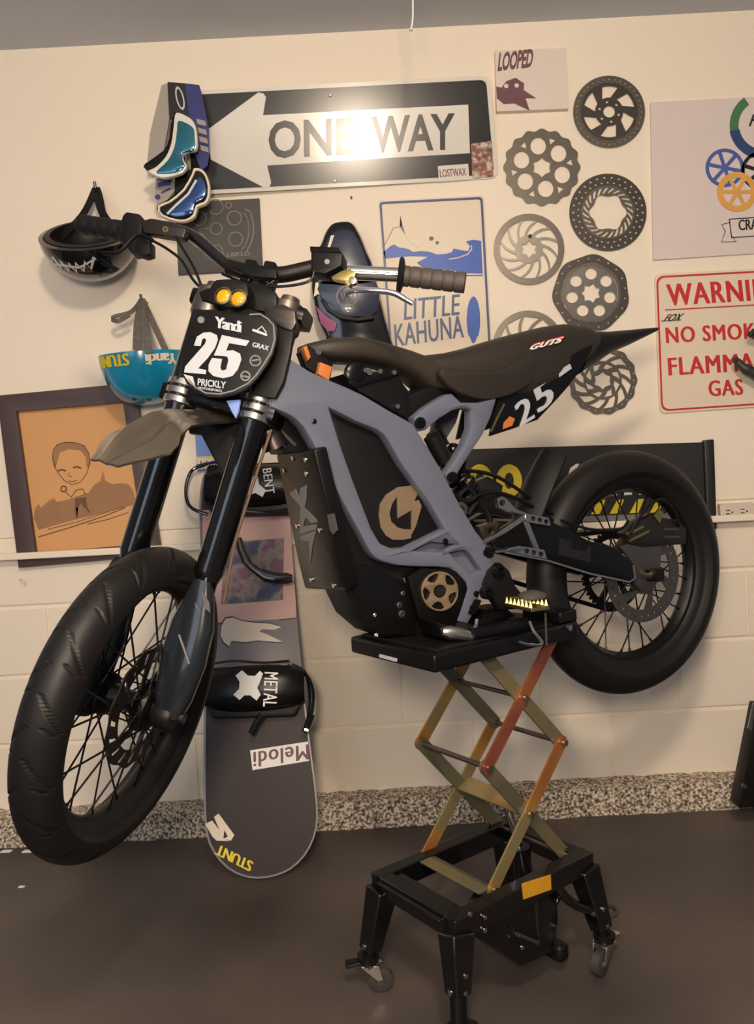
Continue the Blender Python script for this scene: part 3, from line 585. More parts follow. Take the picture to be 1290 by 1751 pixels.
bm = BM(); a = Vector((0, 1.95, 0)); d = ray(703, 52); p = CAM+d*(1.95/d.y)
tube(bm, cr([(p.x+.004, 1.95, 2.25), (p.x+.008, 1.95, p.z+.1), (p.x+.006, 1.95, p.z+.03), (p.x, 1.95, p.z)], 5), [.0022]*15+[.0045], 8)
tag(obj('pull_cord', bm, M['white']), 'short white pull cord hanging from the ceiling', 'cord')
bm = BM(); tube(bm, cr([W3(34, 990, -.002), W3(36, 991, .02), W3(42, 993, .022), W3(43, 999, .02)], 4), .0018, 8)
tag(obj('wall_nail', bm, M['cream']), 'small bent hook in the painted blocks below the framed sketch', 'hook')
bm = BM(); p = W3(601, 338, 0); tube(bm, [p+Vector((0, .003, 0)), p+Vector((0, -.012, -.002))], [.003, .003], 8)
tag(obj('wall_screw', bm, M['plum']), 'tiny screw in the wall just below the road sign', 'screw')

GO = .035
t = thing('rubber_glove', 'dark green glove with two fingertips showing over the warning sign', 'glove', W3(1310, 620, .05))
bm = BM(); tube(bm, cr([W3(1257, 613, .06), W3(1262, 619, .055), W3(1275, 630, .06), W3(1292, 638, .06), W3(1320, 640, .06)], 4), [.004]+[.009]*3+[.011]*4+[.014]*4+[.018]*4+[.025], 14); obj('finger', bm, M['greenglove'], t)
bm = BM(); tube(bm, cr([W3(1281, 573, .06), W3(1288, 570, .055), W3(1300, 572, .06), W3(1325, 590, .06)], 4), [.003]+[.008]*3+[.013]*4+[.016]*4+[.02], 14); obj('finger', bm, M['greenglove'], t)
bm = BM(); tube(bm, [W3(1310, 580, .07), W3(1330, 615, .07), W3(1330, 660, .07)], [.03, .045, .02], 16); obj('palm', bm, M['greenglove'], t)

# --- black case leaning at the right edge
SL = Fr((0, 2.1, 0), (1, 0, 0), (0, 1, 0), (0, 0, 1))
t = thing('leaning_case', 'black flat case leaning at the right edge of the floor', 'case', (1.05, 2.2, 0))
F2 = Fr((0, 2.16, 0), (1, 0, 0), (0, 1, 0), (0, 0, 1))
zb = F2.on(1256, 1372, 1, 0)
obj('shell', trace(F2, 1, 0, [[(1256, 1374), (1290, 1203), (1400, 1200), (1400, 1372)]], .03, .004), M['blackpl'], t, F2)
obj('edge_band', trace(F2, 1, -.032, [[(1279, 1245), (1288, 1203), (1292, 1203), (1285, 1250)]], .003), M['silver'], t, F2)
obj('latch', trace(F2, 1, -.033, [circ((1273, 1344), 4, 12)], .004), M['steel'], t, F2)
def floorpt(px, py): d = ray(px, py); return CAM+d*(-CAM.z/d.z)
p = floorpt(1062, 1382); q = floorpt(1130, 1378)
bm = BM(); tube(bm, [p+Vector((-.04, 0, .012)), p+Vector((0, 0, .012)), q+Vector((0, 0, .012))], [.006, .011, .011], 12); tag(obj('black_stick', bm, M['blackpl']), 'short black rod lying on the floor against the pebbled footing', 'rod')
for px, py, L_ in ((11, 1456, 'small white chip on the floor at the far left edge'), (48, 1456, 'small white chip on the floor beside the front tyre'), (37, 1517, 'tiny pale speck on the open floor at the left')):
    p = floorpt(px, py); bm = BM(); b0 = [(p.x-.016, p.y-.006, 0), (p.x+.012, p.y-.008, 0), (p.x+.016, p.y+.004, 0), (p.x-.01, p.y+.007, 0)]
    if py > 1500: b0 = [tuple(p.lerp(Vector(q), .5)) for q in b0]
    vs = [bm.verts.new((x, y, .0)) for x, y, z in b0]+[bm.verts.new((x*.9+p.x*.1, y*.9+p.y*.1, .003)) for x, y, z in b0]
    bm.faces.new(vs[3::-1]); bm.faces.new(vs[4:])
    for k in range(4): bm.faces.new((vs[k], vs[(k+1) % 4], vs[4+(k+1) % 4], vs[4+k]))
    tag(obj('paper_chip', bm, M['white'], smooth=False), L_, 'debris')

# ================================================================== SCISSOR LIFT STAND
YS = radians(37); su = Vector((cos(YS), sin(YS), 0)); sv = Vector((sin(YS), -cos(YS), 0))
ST = Fr((.172, 1.575, 0), su, -sv, (0, 0, 1)); ST2 = Fr((.160, 1.59, 0), su, -sv, (0, 0, 1))      # y = -v so that the frame is right-handed; near side is negative y
STM = ST.M.copy()
t = thing('lift_stand', 'black wheeled scissor lift with bronze coloured arms carrying the motorcycle', 'lift stand', ST.o, STM)
stand = t
SA, SB, ZB, ZTT = .171, .105, .240, .700
SFR = [ST]
def so(name, bm, mt, parent=None, **k): return obj(name, bm, mt, parent or stand, SFR[0], **k)
bm = BM()
for s in (-1, 1):
    box(bm, (0, s*SB, ZB-.02), (2*SA+.03, .03, .040)); box(bm, (s*SA, 0, ZB-.02), (.03, 2*SB, .038))
box(bm, (-SA+.005, 0, ZB-.008), (.06, 2*SB-.03, .004))
so('base_frame', bm, M['blackmetal'], bevel=.004)
so('warning_label', trace(ST, 1, -SB-.0156, [[(893, 1511), (942, 1495), (943, 1521), (895, 1538)]], .0006), M['caution'], smooth=False)
def taper(bm, a, b, wa, wb, da, db, dirx):
    a, b = Vector(a), Vector(b); d = (b-a).normalized(); x = Vector(dirx); x = (x-d*x.dot(d)).normalized(); y = d.cross(x)
    return loft(bm, [[c+x*w/2+y*h/2, c-x*w/2+y*h/2, c-x*w/2-y*h/2, c+x*w/2-y*h/2] for c, w, h in ((a, wa, da), (b, wb, db))])
casang = {(-1, -1): 200, (-1, 1): -35, (1, -1): 190, (1, 1): 100}
for i in (-1, 1):
    for j in (-1, 1):
        top = Vector((i*SA, j*SB, ZB-.03)); bot = Vector((i*(SA+.022), j*(SB+.022), .118 if j < 0 and i < 0 else .084)); d = (bot-top).normalized()
        lg = so('leg', taper(BM(), top, bot, .050, .034, .046, .034, (1, 0, 0)), M['blackmetal'], bevel=.004)
        zf = (bot.z-.066)/-d.z; so('inner_tube', tube(BM(), [bot-d*.02, bot+d*zf], .0145, 16), M['satin'], lg)
        ft = bot+d*zf; so('foot_cup', lathe(BM(), [(.001, -.006), (.019, -.006), (.022, .004), (.022, .008), (.001, .010)], ft, (0, 0, 1), 24), M['blackpl'], lg)
        for k, q in enumerate((.62, .9)):
            c = top.lerp(bot, q)
            so('bolt', cyl(BM(), c+Vector((0, j*.019, 0)), c+Vector((0, j*.0225 if q < .8 else j*.0195, 0)), .0042, seg=12), M['chrome'], lg)
            if j*i*0 == 0 and q > .8: so('bolt', cyl(BM(), c+Vector((i*.015, 0, 0)), c+Vector((i*.019, 0, 0)), .0052, seg=12), M['chrome'], lg)
        a_ = radians(casang[(i, j)]); cd_ = Vector((cos(a_), sin(a_), 0)); cn = Vector((-sin(a_), cos(a_), 0)); wc = Vector((ft.x, ft.y, 0))+cd_*.022+Vector((0, 0, .0235))
        cf = so('caster_fork', loft(BM(), [[wc+cn*s_*.014-cd_*.004+Vector((0, 0, 0)), wc+cn*s_*.014+cd_*.006, Vector((ft.x, ft.y, ft.z-.008))+cn*s_*.016+cd_*.02, Vector((ft.x, ft.y, ft.z-.008))+cn*s_*.016-cd_*.016] for s_ in (-1, -.8)], closed=True), M['silver'], lg, bevel=.001)
        so('caster_fork', loft(BM(), [[wc+cn*s_*.014-cd_*.004, wc+cn*s_*.014+cd_*.006, Vector((ft.x, ft.y, ft.z-.008))+cn*s_*.016+cd_*.02, Vector((ft.x, ft.y, ft.z-.008))+cn*s_*.016-cd_*.016] for s_ in (.8, 1)]), M['silver'], lg, bevel=.001)
        so('caster_plate', box(BM(), (ft.x+cd_.x*.002, ft.y+cd_.y*.002, ft.z-.008), (.038, .034, .004)), M['silver'], lg, bevel=.001)
        so('caster_wheel', lathe(BM(), [(.002, -.012), (.008, -.012), (.0085, -.010), (.018, -.010), (.0235, -.008), (.0235, .008), (.018, .010), (.0085, .010), (.008, .012), (.002, .012)], wc, cn, 32), M['castrub'], lg)
        so('caster_hub', lathe(BM(), [(.001, -.0155), (.006, -.0155), (.006, .0155), (.001, .0155)], wc, cn, 16), M['steel'], lg)
        so('brake_lever', taper(BM(), Vector((ft.x, ft.y, ft.z-.004))-cd_*.012, Vector((ft.x, ft.y, ft.z-.009))-cd_*.046, .02, .026, .006, .005, cn), M['blackpl'] if i < 0 else M['silver'], lg, bevel=.002)
SFR[0] = ST2
J = dict(bl=(-.050, .232), br=(.158, .228), ml=(-.050, .462), mr=(.158, .458), tl=(-.050, .680), tr=(.155, .680))
def arm(a, b, y, mt, yo):
    A, B = Vector((a[0], y+yo, a[1])), Vector((b[0], y+yo, b[1])); d = (B-A).normalized(); n_ = Vector((-d.z, 0, d.x)); rings = []
    bm = BM(); pts = []
    for c, sg in ((A, -1), (B, 1)):
        for k in range(7):
            an = (-pi/2+pi*k/6); pts.append(c+(d*cos(an)*sg+n_*sin(an)*sg)*.0135)
    loft(bm, [[p+Vector((0, .0022, 0)) for p in pts], [p-Vector((0, .0022, 0)) for p in pts]])
    return so('scissor_arm', bm, mt)
for y in (-.092, .092):
    s = 1 if y > 0 else -1
    for a, b in (('bl', 'mr'), ('ml', 'tr')): arm(J[a], J[b], y, M['zinc'], s*.0026)
    for a, b in (('br', 'ml'), ('mr', 'tl')): arm(J[a], J[b], y, M['zinc2'], -s*.0026)
for k in ('ml', 'mr', 'bl', 'br'):
    p = J[k]; so('cross_rod', cyl(BM(), (p[0], -.102, p[1]), (p[0], .102, p[1]), .0052, seg=14), M['steel'])
    for y in (-.1, .1): so('pivot_bolt', cyl(BM(), (p[0], y, p[1]), (p[0], y*1.06, p[1]), .0065, seg=14), M['silver'])
for z in ((J['bl'][1]+J['mr'][1])/2, (J['ml'][1]+J['tr'][1])/2):
    for y in (-.1, .1): so('pivot_bolt', cyl(BM(), (.053, y, z), (.053, y*1.05, z), .0055, seg=14), M['silver'])
so('cross_rod', cyl(BM(), (.053, -.098, .571), (.053, .098, .571), .0045, seg=12), M['steel'])
so('cross_plate', box(BM(), (.056, 0, .352), (.038, .178, .004), Matrix.Rotation(radians(-25), 3, 'Y')), M['zinc'], bevel=.001)
so('cross_plate', box(BM(), (-.072, 0, .236), (.028, .19, .004)), M['zinc2'], bevel=.001)
SFR[0] = ST
so('hydraulic_cylinder', tube(BM(), [(.10, -.02, .10), (.085, -.02, .25)], .019, 20), M['blackmetal'])
so('piston_rod', tube(BM(), [(.085, -.02, .24), (.06, -.01, .345)], .009, 16), M['chrome'])
bm = trace(ST, 1, -.07, [[(832, 1535), (930, 1505), (933, 1560), (925, 1612), (905, 1625), (868, 1640), (820, 1606), (818, 1560)]], .035, .006)
so('pump_housing', bm, M['blackmetal'])
P_ = lambda px, py, y: ST.on(px, py, 1, y)
so('pump_post', tube(BM(), [P_(916, 1525, -.10), P_(921, 1612, -.10)], .010, 12), M['blackmetal'])
so('pump_brace', tube(BM(), [P_(958, 1530, -.10), P_(925, 1590, -.10)], .0055, 10), M['blackmetal'])
so('pump_linkage', tube(BM(), [P_(884, 1597, -.11), P_(920, 1612, -.11)], .004, 10), M['steel'])
fp = so('foot_pedal_arm', tube(BM(), cr([P_(950, 1505, -.11), P_(962, 1528, -.115), P_(985, 1548, -.12), P_(1012, 1556, -.125)], 4), .009, 12), M['blackmetal'])
so('foot_pedal', tube(BM(), cr([P_(1012, 1552, -.125), P_(1042, 1548, -.11), P_(1055, 1560, -.11), P_(1035, 1570, -.13), P_(1012, 1560, -.13)], 4), .005, 10), M['rub2'], fp)
so('release_pedal', box(BM(), P_(950, 1622, -.07), (.03, .05, .035)), M['blackpl'], bevel=.008)
for q in ((828, 1568), (828, 1590), (885, 1597), (892, 1620), (803, 1563), (690, 1482)):
    p = P_(*q, -SB-.016 if q[0] > 700 else SB-.0); so('bolt', cyl(BM(), p, p+Vector((0, -.004, 0)), .004, seg=10), M['silver'])
# platform
SFR[0] = ST2; P_ = lambda px, py, y: ST2.on(px, py, 1, y)
bm = BM(); box(bm, (0, 0, ZTT-.016), (.378, .248, .032)); tp = so('platform', bm, M['satin'], bevel=.006, seg=3)
so('rubber_pad', box(BM(), (-.02, 0, ZTT+.001), (.30, .22, .006)), M['rub2'] if 0 else M['blackpl'], tp, bevel=.002)
so('support_rail', box(BM(), (.05, 0, ZTT-.034), (.30, .19, .008)), M['blackmetal'], tp)
so('label', trace(ST2, 0, -.1896, [[(649, 1118), (679, 1126), (679, 1132), (649, 1124)]], .0005), M['silverprint'], tp, smooth=False)
so('end_block', box(BM(), (.165, -.07, ZTT+.012), (.05, .10, .022)), M['satin'], tp, bevel=.003)
p = P_(972, 1073, -.13); so('bolt', cyl(BM(), p, p+Vector((0, -.006, 0)), .006, seg=14), M['silver'], tp)
so('hook', tube(BM(), cr([P_(905, 1062, -.132), P_(913, 1080, -.136), P_(925, 1095, -.138), P_(926, 1102, -.138), P_(905, 1102, -.138), P_(886, 1097, -.138)], 5), .0028, 10), M['chrome'], tp)
so('hook', tube(BM(), [P_(933, 1048, -.132), P_(935, 1104, -.132)], .0022, 8), M['steel'], tp)

# ================================================================== MOTORCYCLE
KS = .86
rc = CAM+KS*(Vector((.6567, 2.1695, .7112))-CAM); yb = radians(27.36)
Bv = Vector((cos(yb), sin(yb), 0)); Lv = Vector((sin(yb), -cos(yb), 0)); Zv = Vector((0, 0, 1))
BK = Fr(rc, -Bv, Lv, Zv)
fc = rc-KS*1.3016*Bv-KS*.1131*Zv
sst, skk = .8551, .3638
nv = cos(sst)*Lv+sin(sst)*(cos(skk)*Bv-sin(skk)*Zv); Av = cos(skk)*Zv+sin(skk)*Bv; Gv = nv.cross(Av)
SF = Fr(fc, Gv, nv, Av)
root = BK.M.copy(); root.translation = rc+BK.a[0]*.52-Zv*(rc.z-ZTT-.005)
bike = thing('motorcycle', 'electric dirt motorcycle with lavender frame and number 25, raised on a lift', 'motorcycle', root.translation, root)
ZT_ = ZTT+.0045-rc.z
def bo(name, bm, mt, parent=None, **k):
    for v in bm.verts:
        if v.co.x > .38 and v.co.x < .80 and v.co.z < ZT_: v.co.z = ZT_
    return obj(name, bm, mt, parent or bike, BK, **k)
def fo(name, bm, mt, parent=None, **k): return obj(name, bm, mt, parent or bike, SF, **k)
def bt(name, mt, polys, y, half=.003, bev=0, smooth=0, at=None, parent=None, **k): return bo(name, trace(BK, 1, y, polys, half, bev, smooth, at), mt, parent, **k)
B_ = lambda px, py, y: BK.on(px, py, 1, y)
def S_(px, py, x): return SF.on(px, py, 0, x)

def tyre(R, t, groove=0):
    """tyre of revolution about Y with cut grooves"""
    NU, NV = 1400 if groove else 240, 56 if groove else 40; verts = []; bm = BM(); rings = []
    gl = []
    for j in range(NV):
        b = 2*pi*j/NV; r_ = R-t*1.02+t*1.02*cos(b)*(1 if cos(b) > 0 else .92); y_ = t*sin(b)*(1.0 if cos(b) > -.3 else .72)
        gl.append((r_, y_, b))
    nseg = 18
    for i in range(NU):
        a = 2*pi*i/NU; ring = []
        for r_, y_, b in gl:
            dd = 0
            if groove:
                bb = b if b <= pi else b-2*pi; f = (a*nseg/(2*pi)) % 1.0
                if abs(bb) < 1.35:
                    side = 1 if bb > 0 else -1; off = 0 if side > 0 else .5; s_ = abs(bb)/1.35
                    g0 = (f+off) % 1.0
                    g = min(abs(g0-(.22+.62*s_)), abs(g0-(.22+.62*s_)-1), abs(g0-(.22+.62*s_)+1)) if .08 < s_ < .95 else 9
                    g2 = min(abs(g0-(.62+.30*s_)), abs(g0-(.62+.30*s_)-1)) if .38 < s_ < .8 else 9
                    if g < .034 or g2 < .024: dd = .0036*max(1-(g/.034)**2, 1-(g2/.024)**2)
            k = 1-dd/max(.05, 1)
            rr = r_-dd*cos(b) ; yy = y_-dd*sin(b)
            ring.append(bm.verts.new((rr*sin(a), yy, rr*cos(a))))
        rings.append(ring)
    for i in range(NU):
        p, q = rings[i], rings[(i+1) % NU]
        for j in range(NV): bm.faces.new((p[j], p[(j+1) % NV], q[(j+1) % NV], q[j]))
    bmesh.ops.recalc_face_normals(bm, faces=bm.faces[:]); return bm
def make_wheel(name, F, off, R, t, Ri, parent, label=None, hubw=.05, groove=0):
    """wheel about the frame's Y axis, centred on off"""
    T = Matrix.Translation(off)
    def g(nm, bm, mt, par=None, **k): bm.transform(T); return obj(nm, bm, mt, par, F, **k)
    w_ = .021
    rim = g(name, lathe(BM(), [(Ri, -w_*.75), (Ri-.006, -w_*.35), (Ri-.010, 0), (Ri-.006, w_*.35), (Ri, w_*.75), (Ri+.016, w_), (Ri+.020, w_), (Ri+.012, w_*.5), (Ri+.008, 0), (Ri+.012, -w_*.5), (Ri+.020, -w_), (Ri+.016, -w_)], (0, 0, 0), (0, 1, 0), 96, close=True), M['satin'], parent)
    g('tyre', tyre(R, t, groove), M['rubber'], rim, angle=80)
    g('hub', lathe(BM(), [(.008, -hubw-.012), (.014, -hubw-.012), (.016, -hubw), (.034, -hubw+.004), (.036, -hubw+.012), (.022, -hubw+.02), (.018, 0), (.022, hubw-.02), (.036, hubw-.012), (.034, hubw-.004), (.016, hubw), (.014, hubw+.012), (.008, hubw+.012)], (0, 0, 0), (0, 1, 0), 40), M['satin'], rim)
    N_ = 32
    proto = None
    for k in range(N_):
        s = 1 if k % 2 else -1; grp = 1 if (k//2) % 2 else -1; ar = 2*pi*k/N_; ah = ar+grp*1.05
        a = Vector((.032*cos(ah), s*(hubw-.008), .032*sin(ah))); b = Vector(((Ri-.004)*cos(ar), s*.003, (Ri-.004)*sin(ar)))
        bm = BM(); d = (b-a).normalized(); tube(bm, [a, b-d*.012, b-d*.012, b], [.0017, .0017, .003, .003], 6); g('spoke', bm, M['satin'], rim)
    return rim
fw = make_wheel('front_wheel', SF, Vector((0, 0, 0)), .2633, .0385, .200, bike, groove=1)
rw = make_wheel('rear_wheel', BK, Vector((0, 0, 0)), .2777, .0440, .192, bike, groove=0)
def disc(Ro, n, y, polys, half=.0015):
    return remap(shape(polys, half), 1, y)
c0 = (0, 0)
fo('brake_disc', remap(shape([lobed(c0, .102, 12, .0025)]+[sweep(c0, .078, .096, 2*pi*k/18, .045, .05, .12, 4) for k in range(18)]+[window_(c0, .042, .074, 2*pi*k/6, 2*pi*k/6+.8, .3) for k in range(6)]+[circ(c0, .02)], .0014), 1, .028), M['dsteel'], fw)
bo('brake_disc', remap(shape([circ(c0, .108, 60)]+[window_(c0, .045, .080, 2*pi*k/6+.2, 2*pi*k/6+.95, .35) for k in range(6)]+[circ(c0, .02)]+holes(c0, 30, .095, .003), .0016), 1, .048), M['steel'], rw)
bo('sprocket', remap(shape([[((.093 if i % 4 in (0, 1) else .087)*cos(2*pi*i/176), (.093 if i % 4 in (0, 1) else .087)*sin(2*pi*i/176)) for i in range(176)]]+[window_(c0, .035, .074, 2*pi*k/6, 2*pi*k/6+.8, .1) for k in range(6)]+[circ(c0, .02)], .0025), 1, -.05), M['satin'], rw)

# ---- main frame, both sides and head tube
OUT = [(486, 606), (506, 618), (531, 634), (562, 648), (593, 661), (621, 674), (645, 688), (668, 702), (708, 724), (724, 749), (758, 805), (789, 864), (817, 910), (841, 938), (848, 966), (841, 994), (823, 1012), (817, 1040), (801, 1068), (779, 1062), (795, 1015), (798, 997), (786, 985), (770, 972), (748, 970), (724, 970), (700, 969), (677, 967), (652, 960), (640, 953), (631, 941), (615, 910), (590, 865), (562, 811), (534, 755), (519, 730), (505, 716), (491, 708), (463, 696)]
HOLE = [(565, 699), (588, 710), (609, 721), (630, 729), (646, 736), (657, 744), (665, 755), (686, 792), (710, 826), (733, 857), (761, 905), (730, 920), (700, 937), (671, 938), (652, 929), (637, 904), (606, 823), (584, 761)]
HOLE2 = [(772, 946), (795, 941), (802, 945), (823, 975), (806, 981)]
HOLE3 = [(708, 941), (765, 916), (778, 930), (755, 944)]
fr = bt('main_frame', M['frame'], [OUT, HOLE, HOLE2, HOLE3], .066, .019, .007, at=.085)
bt('frame_side', M['frame'], [OUT, HOLE], -.066, .019, .006, at=.085, parent=fr)
bt('gusset', M['frame'], [[(690, 940), (765, 903), (785, 925), (828, 972), (812, 990), (770, 955)]], .062, .004, at=.085, parent=fr)
ht0, ht1 = B_(484, 600, 0), B_(458, 705, 0)
ax = BK.M.inverted().to_3x3() @ Av
hc_ = BK.M.inverted() @ (fc+Av*.60-Gv*.035)
bo('head_tube', tube(BM(), [hc_-ax*.085, hc_+ax*.085], [.034, .034], 28), M['frame'], fr)
for q in ((475, 640), (480, 680)):
    p = B_(*q, .085); bo('head_brace', tube(BM(), [Vector((p.x, .066, p.z)), Vector((hc_.x, .015, p.z))], [.022, .026], 14), M['frame'], fr); bo('head_brace', tube(BM(), [Vector((p.x, -.066, p.z)), Vector((hc_.x, -.015, p.z))], [.022, .026], 14), M['frame'], fr)
for q, r in (((539, 720), .0045), ((764, 926), .006), ((835, 945), .008), ((817, 1016), .006), ((810, 1040), .006), ((719, 724), .009), ((774, 816), .009)):
    p = B_(*q, .09); bo('frame_bolt', lathe(BM(), [(.0005, .0), (r, 0), (r, .003), (r*.5, .004), (r*.45, .0015), (.0005, .0015)], (p.x, .084, p.z), (0, 1, 0), 16), M['metalblack'], fr)
bt('axle_plate', M['metalblack'], [rounded([(830, 934), (842, 938), (845, 952), (834, 955)], 3)], .0865, .001, parent=fr)
bt('axle_plate', M['metalblack'], [rounded([(812, 1024), (824, 1026), (812, 1052), (800, 1050)], 4)], .0865, .001, parent=fr)
# battery behind the opening
def grow(q, k): cx = sum(p[0] for p in q)/len(q); cy = sum(p[1] for p in q)/len(q); return [(cx+(p[0]-cx)*k, cy+(p[1]-cy)*k) for p in q]
bat = bt('battery_cover', M['blackpl'], [grow(HOLE, 1.07)], 0, .062, .006, at=.062)
bt('emblem', M['bronze'], [[(705, 830), (680, 833), (660, 846), (650, 862), (648, 880), (651, 902), (660, 916), (672, 923), (690, 923), (703, 920), (703, 905), (692, 905), (680, 902), (669, 892), (666, 878), (670, 862), (679, 848), (680, 886), (694, 878), (704, 872), (703, 915), (711, 900), (721, 865), (716, 855), (708, 857), (714, 845)]], .0635, .0012, parent=bat)
# ---- subframe
sf = bt('subframe', M['frame'], [[(708, 714), (728, 696), (750, 682), (764, 674), (774, 673), (790, 688), (820, 688), (850, 680), (848, 690), (840, 715), (826, 745), (801, 782), (784, 810), (782, 824), (770, 828), (762, 812), (778, 788), (795, 760), (806, 732), (806, 702), (795, 697), (775, 702), (752, 716), (730, 735), (716, 738)]], .06, .014, .005, at=.074)
bt('subframe_side', M['frame'], [[(708, 714), (750, 682), (774, 673), (790, 688), (850, 680), (840, 715), (801, 782), (782, 824), (762, 812), (795, 760), (806, 702), (775, 702), (730, 735), (716, 738)]], -.06, .012, .004, at=.074, parent=sf)
for q in ((719, 723), (774, 816)):
    p = B_(*q, .074); bo('subframe_bolt', lathe(BM(), [(.0005, 0), (.011, 0), (.010, .004), (.005, .004), (.0045, .001), (.0005, .001)], (p.x, .074, p.z), (0, 1, 0), 18), M['metalblack'], sf)
# ---- tank cover, seat, tail
def body(stn, e=2.8, n=32, ycen=0):
    rings = []
    for tp_, bp_, hw in stn:
        a = B_(*tp_, 0); b = B_(*bp_, hw*.85); zc = (a.z+b.z)/2; rings.append(sq((a.x, ycen, zc), (0, 1, 0), (0, 0, 1), hw, (a.z-b.z)/2, e, n))
    return loft(BM(), rings)
bo('tank_cover', body([((512, 593), (516, 606), .012), ((525, 588), (528, 608), .030), ((560, 580), (566, 615), .045), ((604, 579), (610, 617), .052), ((645, 588), (650, 624), .050), ((690, 601), (690, 642), .048), ((722, 612), (722, 670), .050), ((765, 612), (765, 680), .052)]), M['cover'])
for q in ((545, 601), (632, 636)):
    p = B_(*q, .052); bo('cover_bolt', cyl(BM(), (p.x, .046, p.z), (p.x, .053, p.z), .006, seg=14), M['silver'])
seat = bo('seat', body([((700, 612), (706, 640), .036), ((722, 609), (728, 656), .046), ((750, 606), (752, 668), .054), ((785, 598), (785, 680), .064), ((830, 584), (825, 690), .074), ((870, 573), (865, 686), .076), ((915, 562), (905, 668), .070), ((950, 557), (945, 645), .062), ((985, 560), (975, 618), .052), ((1004, 570), (1000, 600), .044)], 3.2, 40), M['seat'])
bt('seat_side', M['seat'], [[(748, 640), (758, 628), (790, 634), (850, 632), (900, 610), (915, 622), (905, 655), (870, 676), (830, 684), (790, 676), (765, 662)]], .068, .010, .006, smooth=3, parent=seat)
bo('seat_print', text(BK, 1, .0715, 'GUTS', (902, 601), (958, 586), (903, 590), .09, .002, 1.05, .12), M['red'], seat, smooth=False)
bo('seat_print', text(BK, 1, .0732, 'GUTS', (903, 600), (957, 586), (904, 591), .03, .002, 1.08, .12), M['white'], seat, smooth=False)
tail = bo('rear_fender', body([((975, 574), (965, 640), .050), ((1003, 568), (990, 622), .046), ((1035, 568), (1030, 602), .036), ((1070, 565), (1065, 588), .026), ((1100, 562), (1097, 575), .016), ((1124, 560), (1123, 565), .005)], 2.4, 24), M['blackpl'])
side = [(852, 676), (872, 668), (891, 661), (952, 619), (1012, 590), (1010, 600), (991, 634), (968, 664), (952, 682), (918, 718), (877, 733), (837, 746)]
sp_ = bt('side_panel', M['satin'], [side], .06, .004, .0015)
bt('side_panel_far', M['satin'], [side], -.06, .004, .0015, at=.06)
bo('panel_number', text(BK, 1, .0655, '2', (888, 731), (915, 714), (879, 692), .06, .0006, 1, .0), M['silverprint'], sp_, smooth=False)
bo('panel_number', text(BK, 1, .0655, '5', (921, 708), (950, 684), (909, 668), .06, .0006, 1, .0), M['silverprint'], sp_, smooth=False)
bt('panel_print', M['silverprint'], [[(955, 634), (975, 622), (978, 630), (957, 645)]], .0655, .0006, parent=sp_)
bt('panel_print', M['orange'], [[(862, 722), (872, 712), (881, 716), (876, 728), (860, 734)]], .0655, .0006, parent=sp_)
bt('panel_print', M['gold'], [stroke([(840, 738), (850, 716), (863, 690)], 3)], .0655, .0006, parent=sp_)
# ---- electronics under the cover
bt('controller_box', M['blackpl'], [[(586, 640), (600, 636), (680, 633), (690, 655), (700, 668), (706, 722), (668, 700), (612, 668)]], 0, .045, .004, at=.045)
bt('controller_lid', M['satin'], [[(592, 654), (676, 630), (684, 633), (684, 640), (604, 664)]], .046, .006, .002)
bt('fuse_box', M['blackpl'], [[(668, 690), (684, 682), (745, 655), (790, 668), (772, 690), (712, 722), (700, 722)]], 0, .042, .005, at=.042)
bo('motor_horn', lathe(BM(), [(.0005, 0), (.022, 0), (.022, .012), (.016, .016), (.0005, .016)], (B_(608, 640, .04).x, .036, B_(608, 640, .04).z), (0, 1, 0), 24), M['metalblack'])
for q in ((625, 633), (650, 635), (674, 637), (680, 695)):
    p = B_(*q, .052); bo('cover_bolt', cyl(BM(), (p.x, .048, p.z), (p.x, .054, p.z), .0045, seg=12), M['silver'])
bt('relay_module', M['orange'], [[(515, 596), (521, 592), (528, 612), (523, 618)]], .05, .012, .002)
bt('relay_module', M['orange'], [[(545, 620), (566, 628), (560, 652), (541, 640)]], .055, .008, .002)
bt('relay_bracket', M['blackpl'], [[(510, 604), (521, 590), (566, 622), (560, 655), (520, 630)]], .04, .012, .002)
# ---- motor, guard
LOWER = [(526, 740), (545, 775), (562, 811), (615, 910), (640, 950), (700, 965), (770, 970), (800, 1000), (782, 1062), (772, 1082), (745, 1096), (700, 1098), (655, 1090), (620, 1060), (596, 1010), (566, 880)]
mo = bt('motor_guard', M['blackpl'], [LOWER], 0, .062, .008, at=.062)
bt('cooling_fin_plate', M['satin'], [[(580, 960), (640, 968), (700, 1000), (712, 1085), (650, 1084), (612, 1045)]], .064, .004, .002, parent=mo)
bt('motor_case', M['satin'], [[(690, 985), (715, 970), (775, 972), (797, 1003), (783, 1050), (768, 1078), (728, 1088), (708, 1050)]], .068, .016, .006, parent=mo)
mc = (752, 1011)
bt('motor_cover', M['bronze'], [[(mc[0]+34*cos(a)*.92, mc[1]+34*sin(a)) for a in [2*pi*k/40 for k in range(40)]], circ(mc, 11, 20)]+[[(mc[0]+q*cos(a0+d), mc[1]+q*1.06*sin(a0+d)) for q, d in ((28, -.42), (29.5, -.2), (29.5, .2), (28, .42), (20, .3), (16.5, 0), (20, -.3))] for a0 in [2*pi*k/5+.45 for k in range(5)]], .088, .003, .001, parent=mo)
bt('motor_hub', M['dsteel'], [circ(mc, 9, 20)], .086, .003, parent=mo)
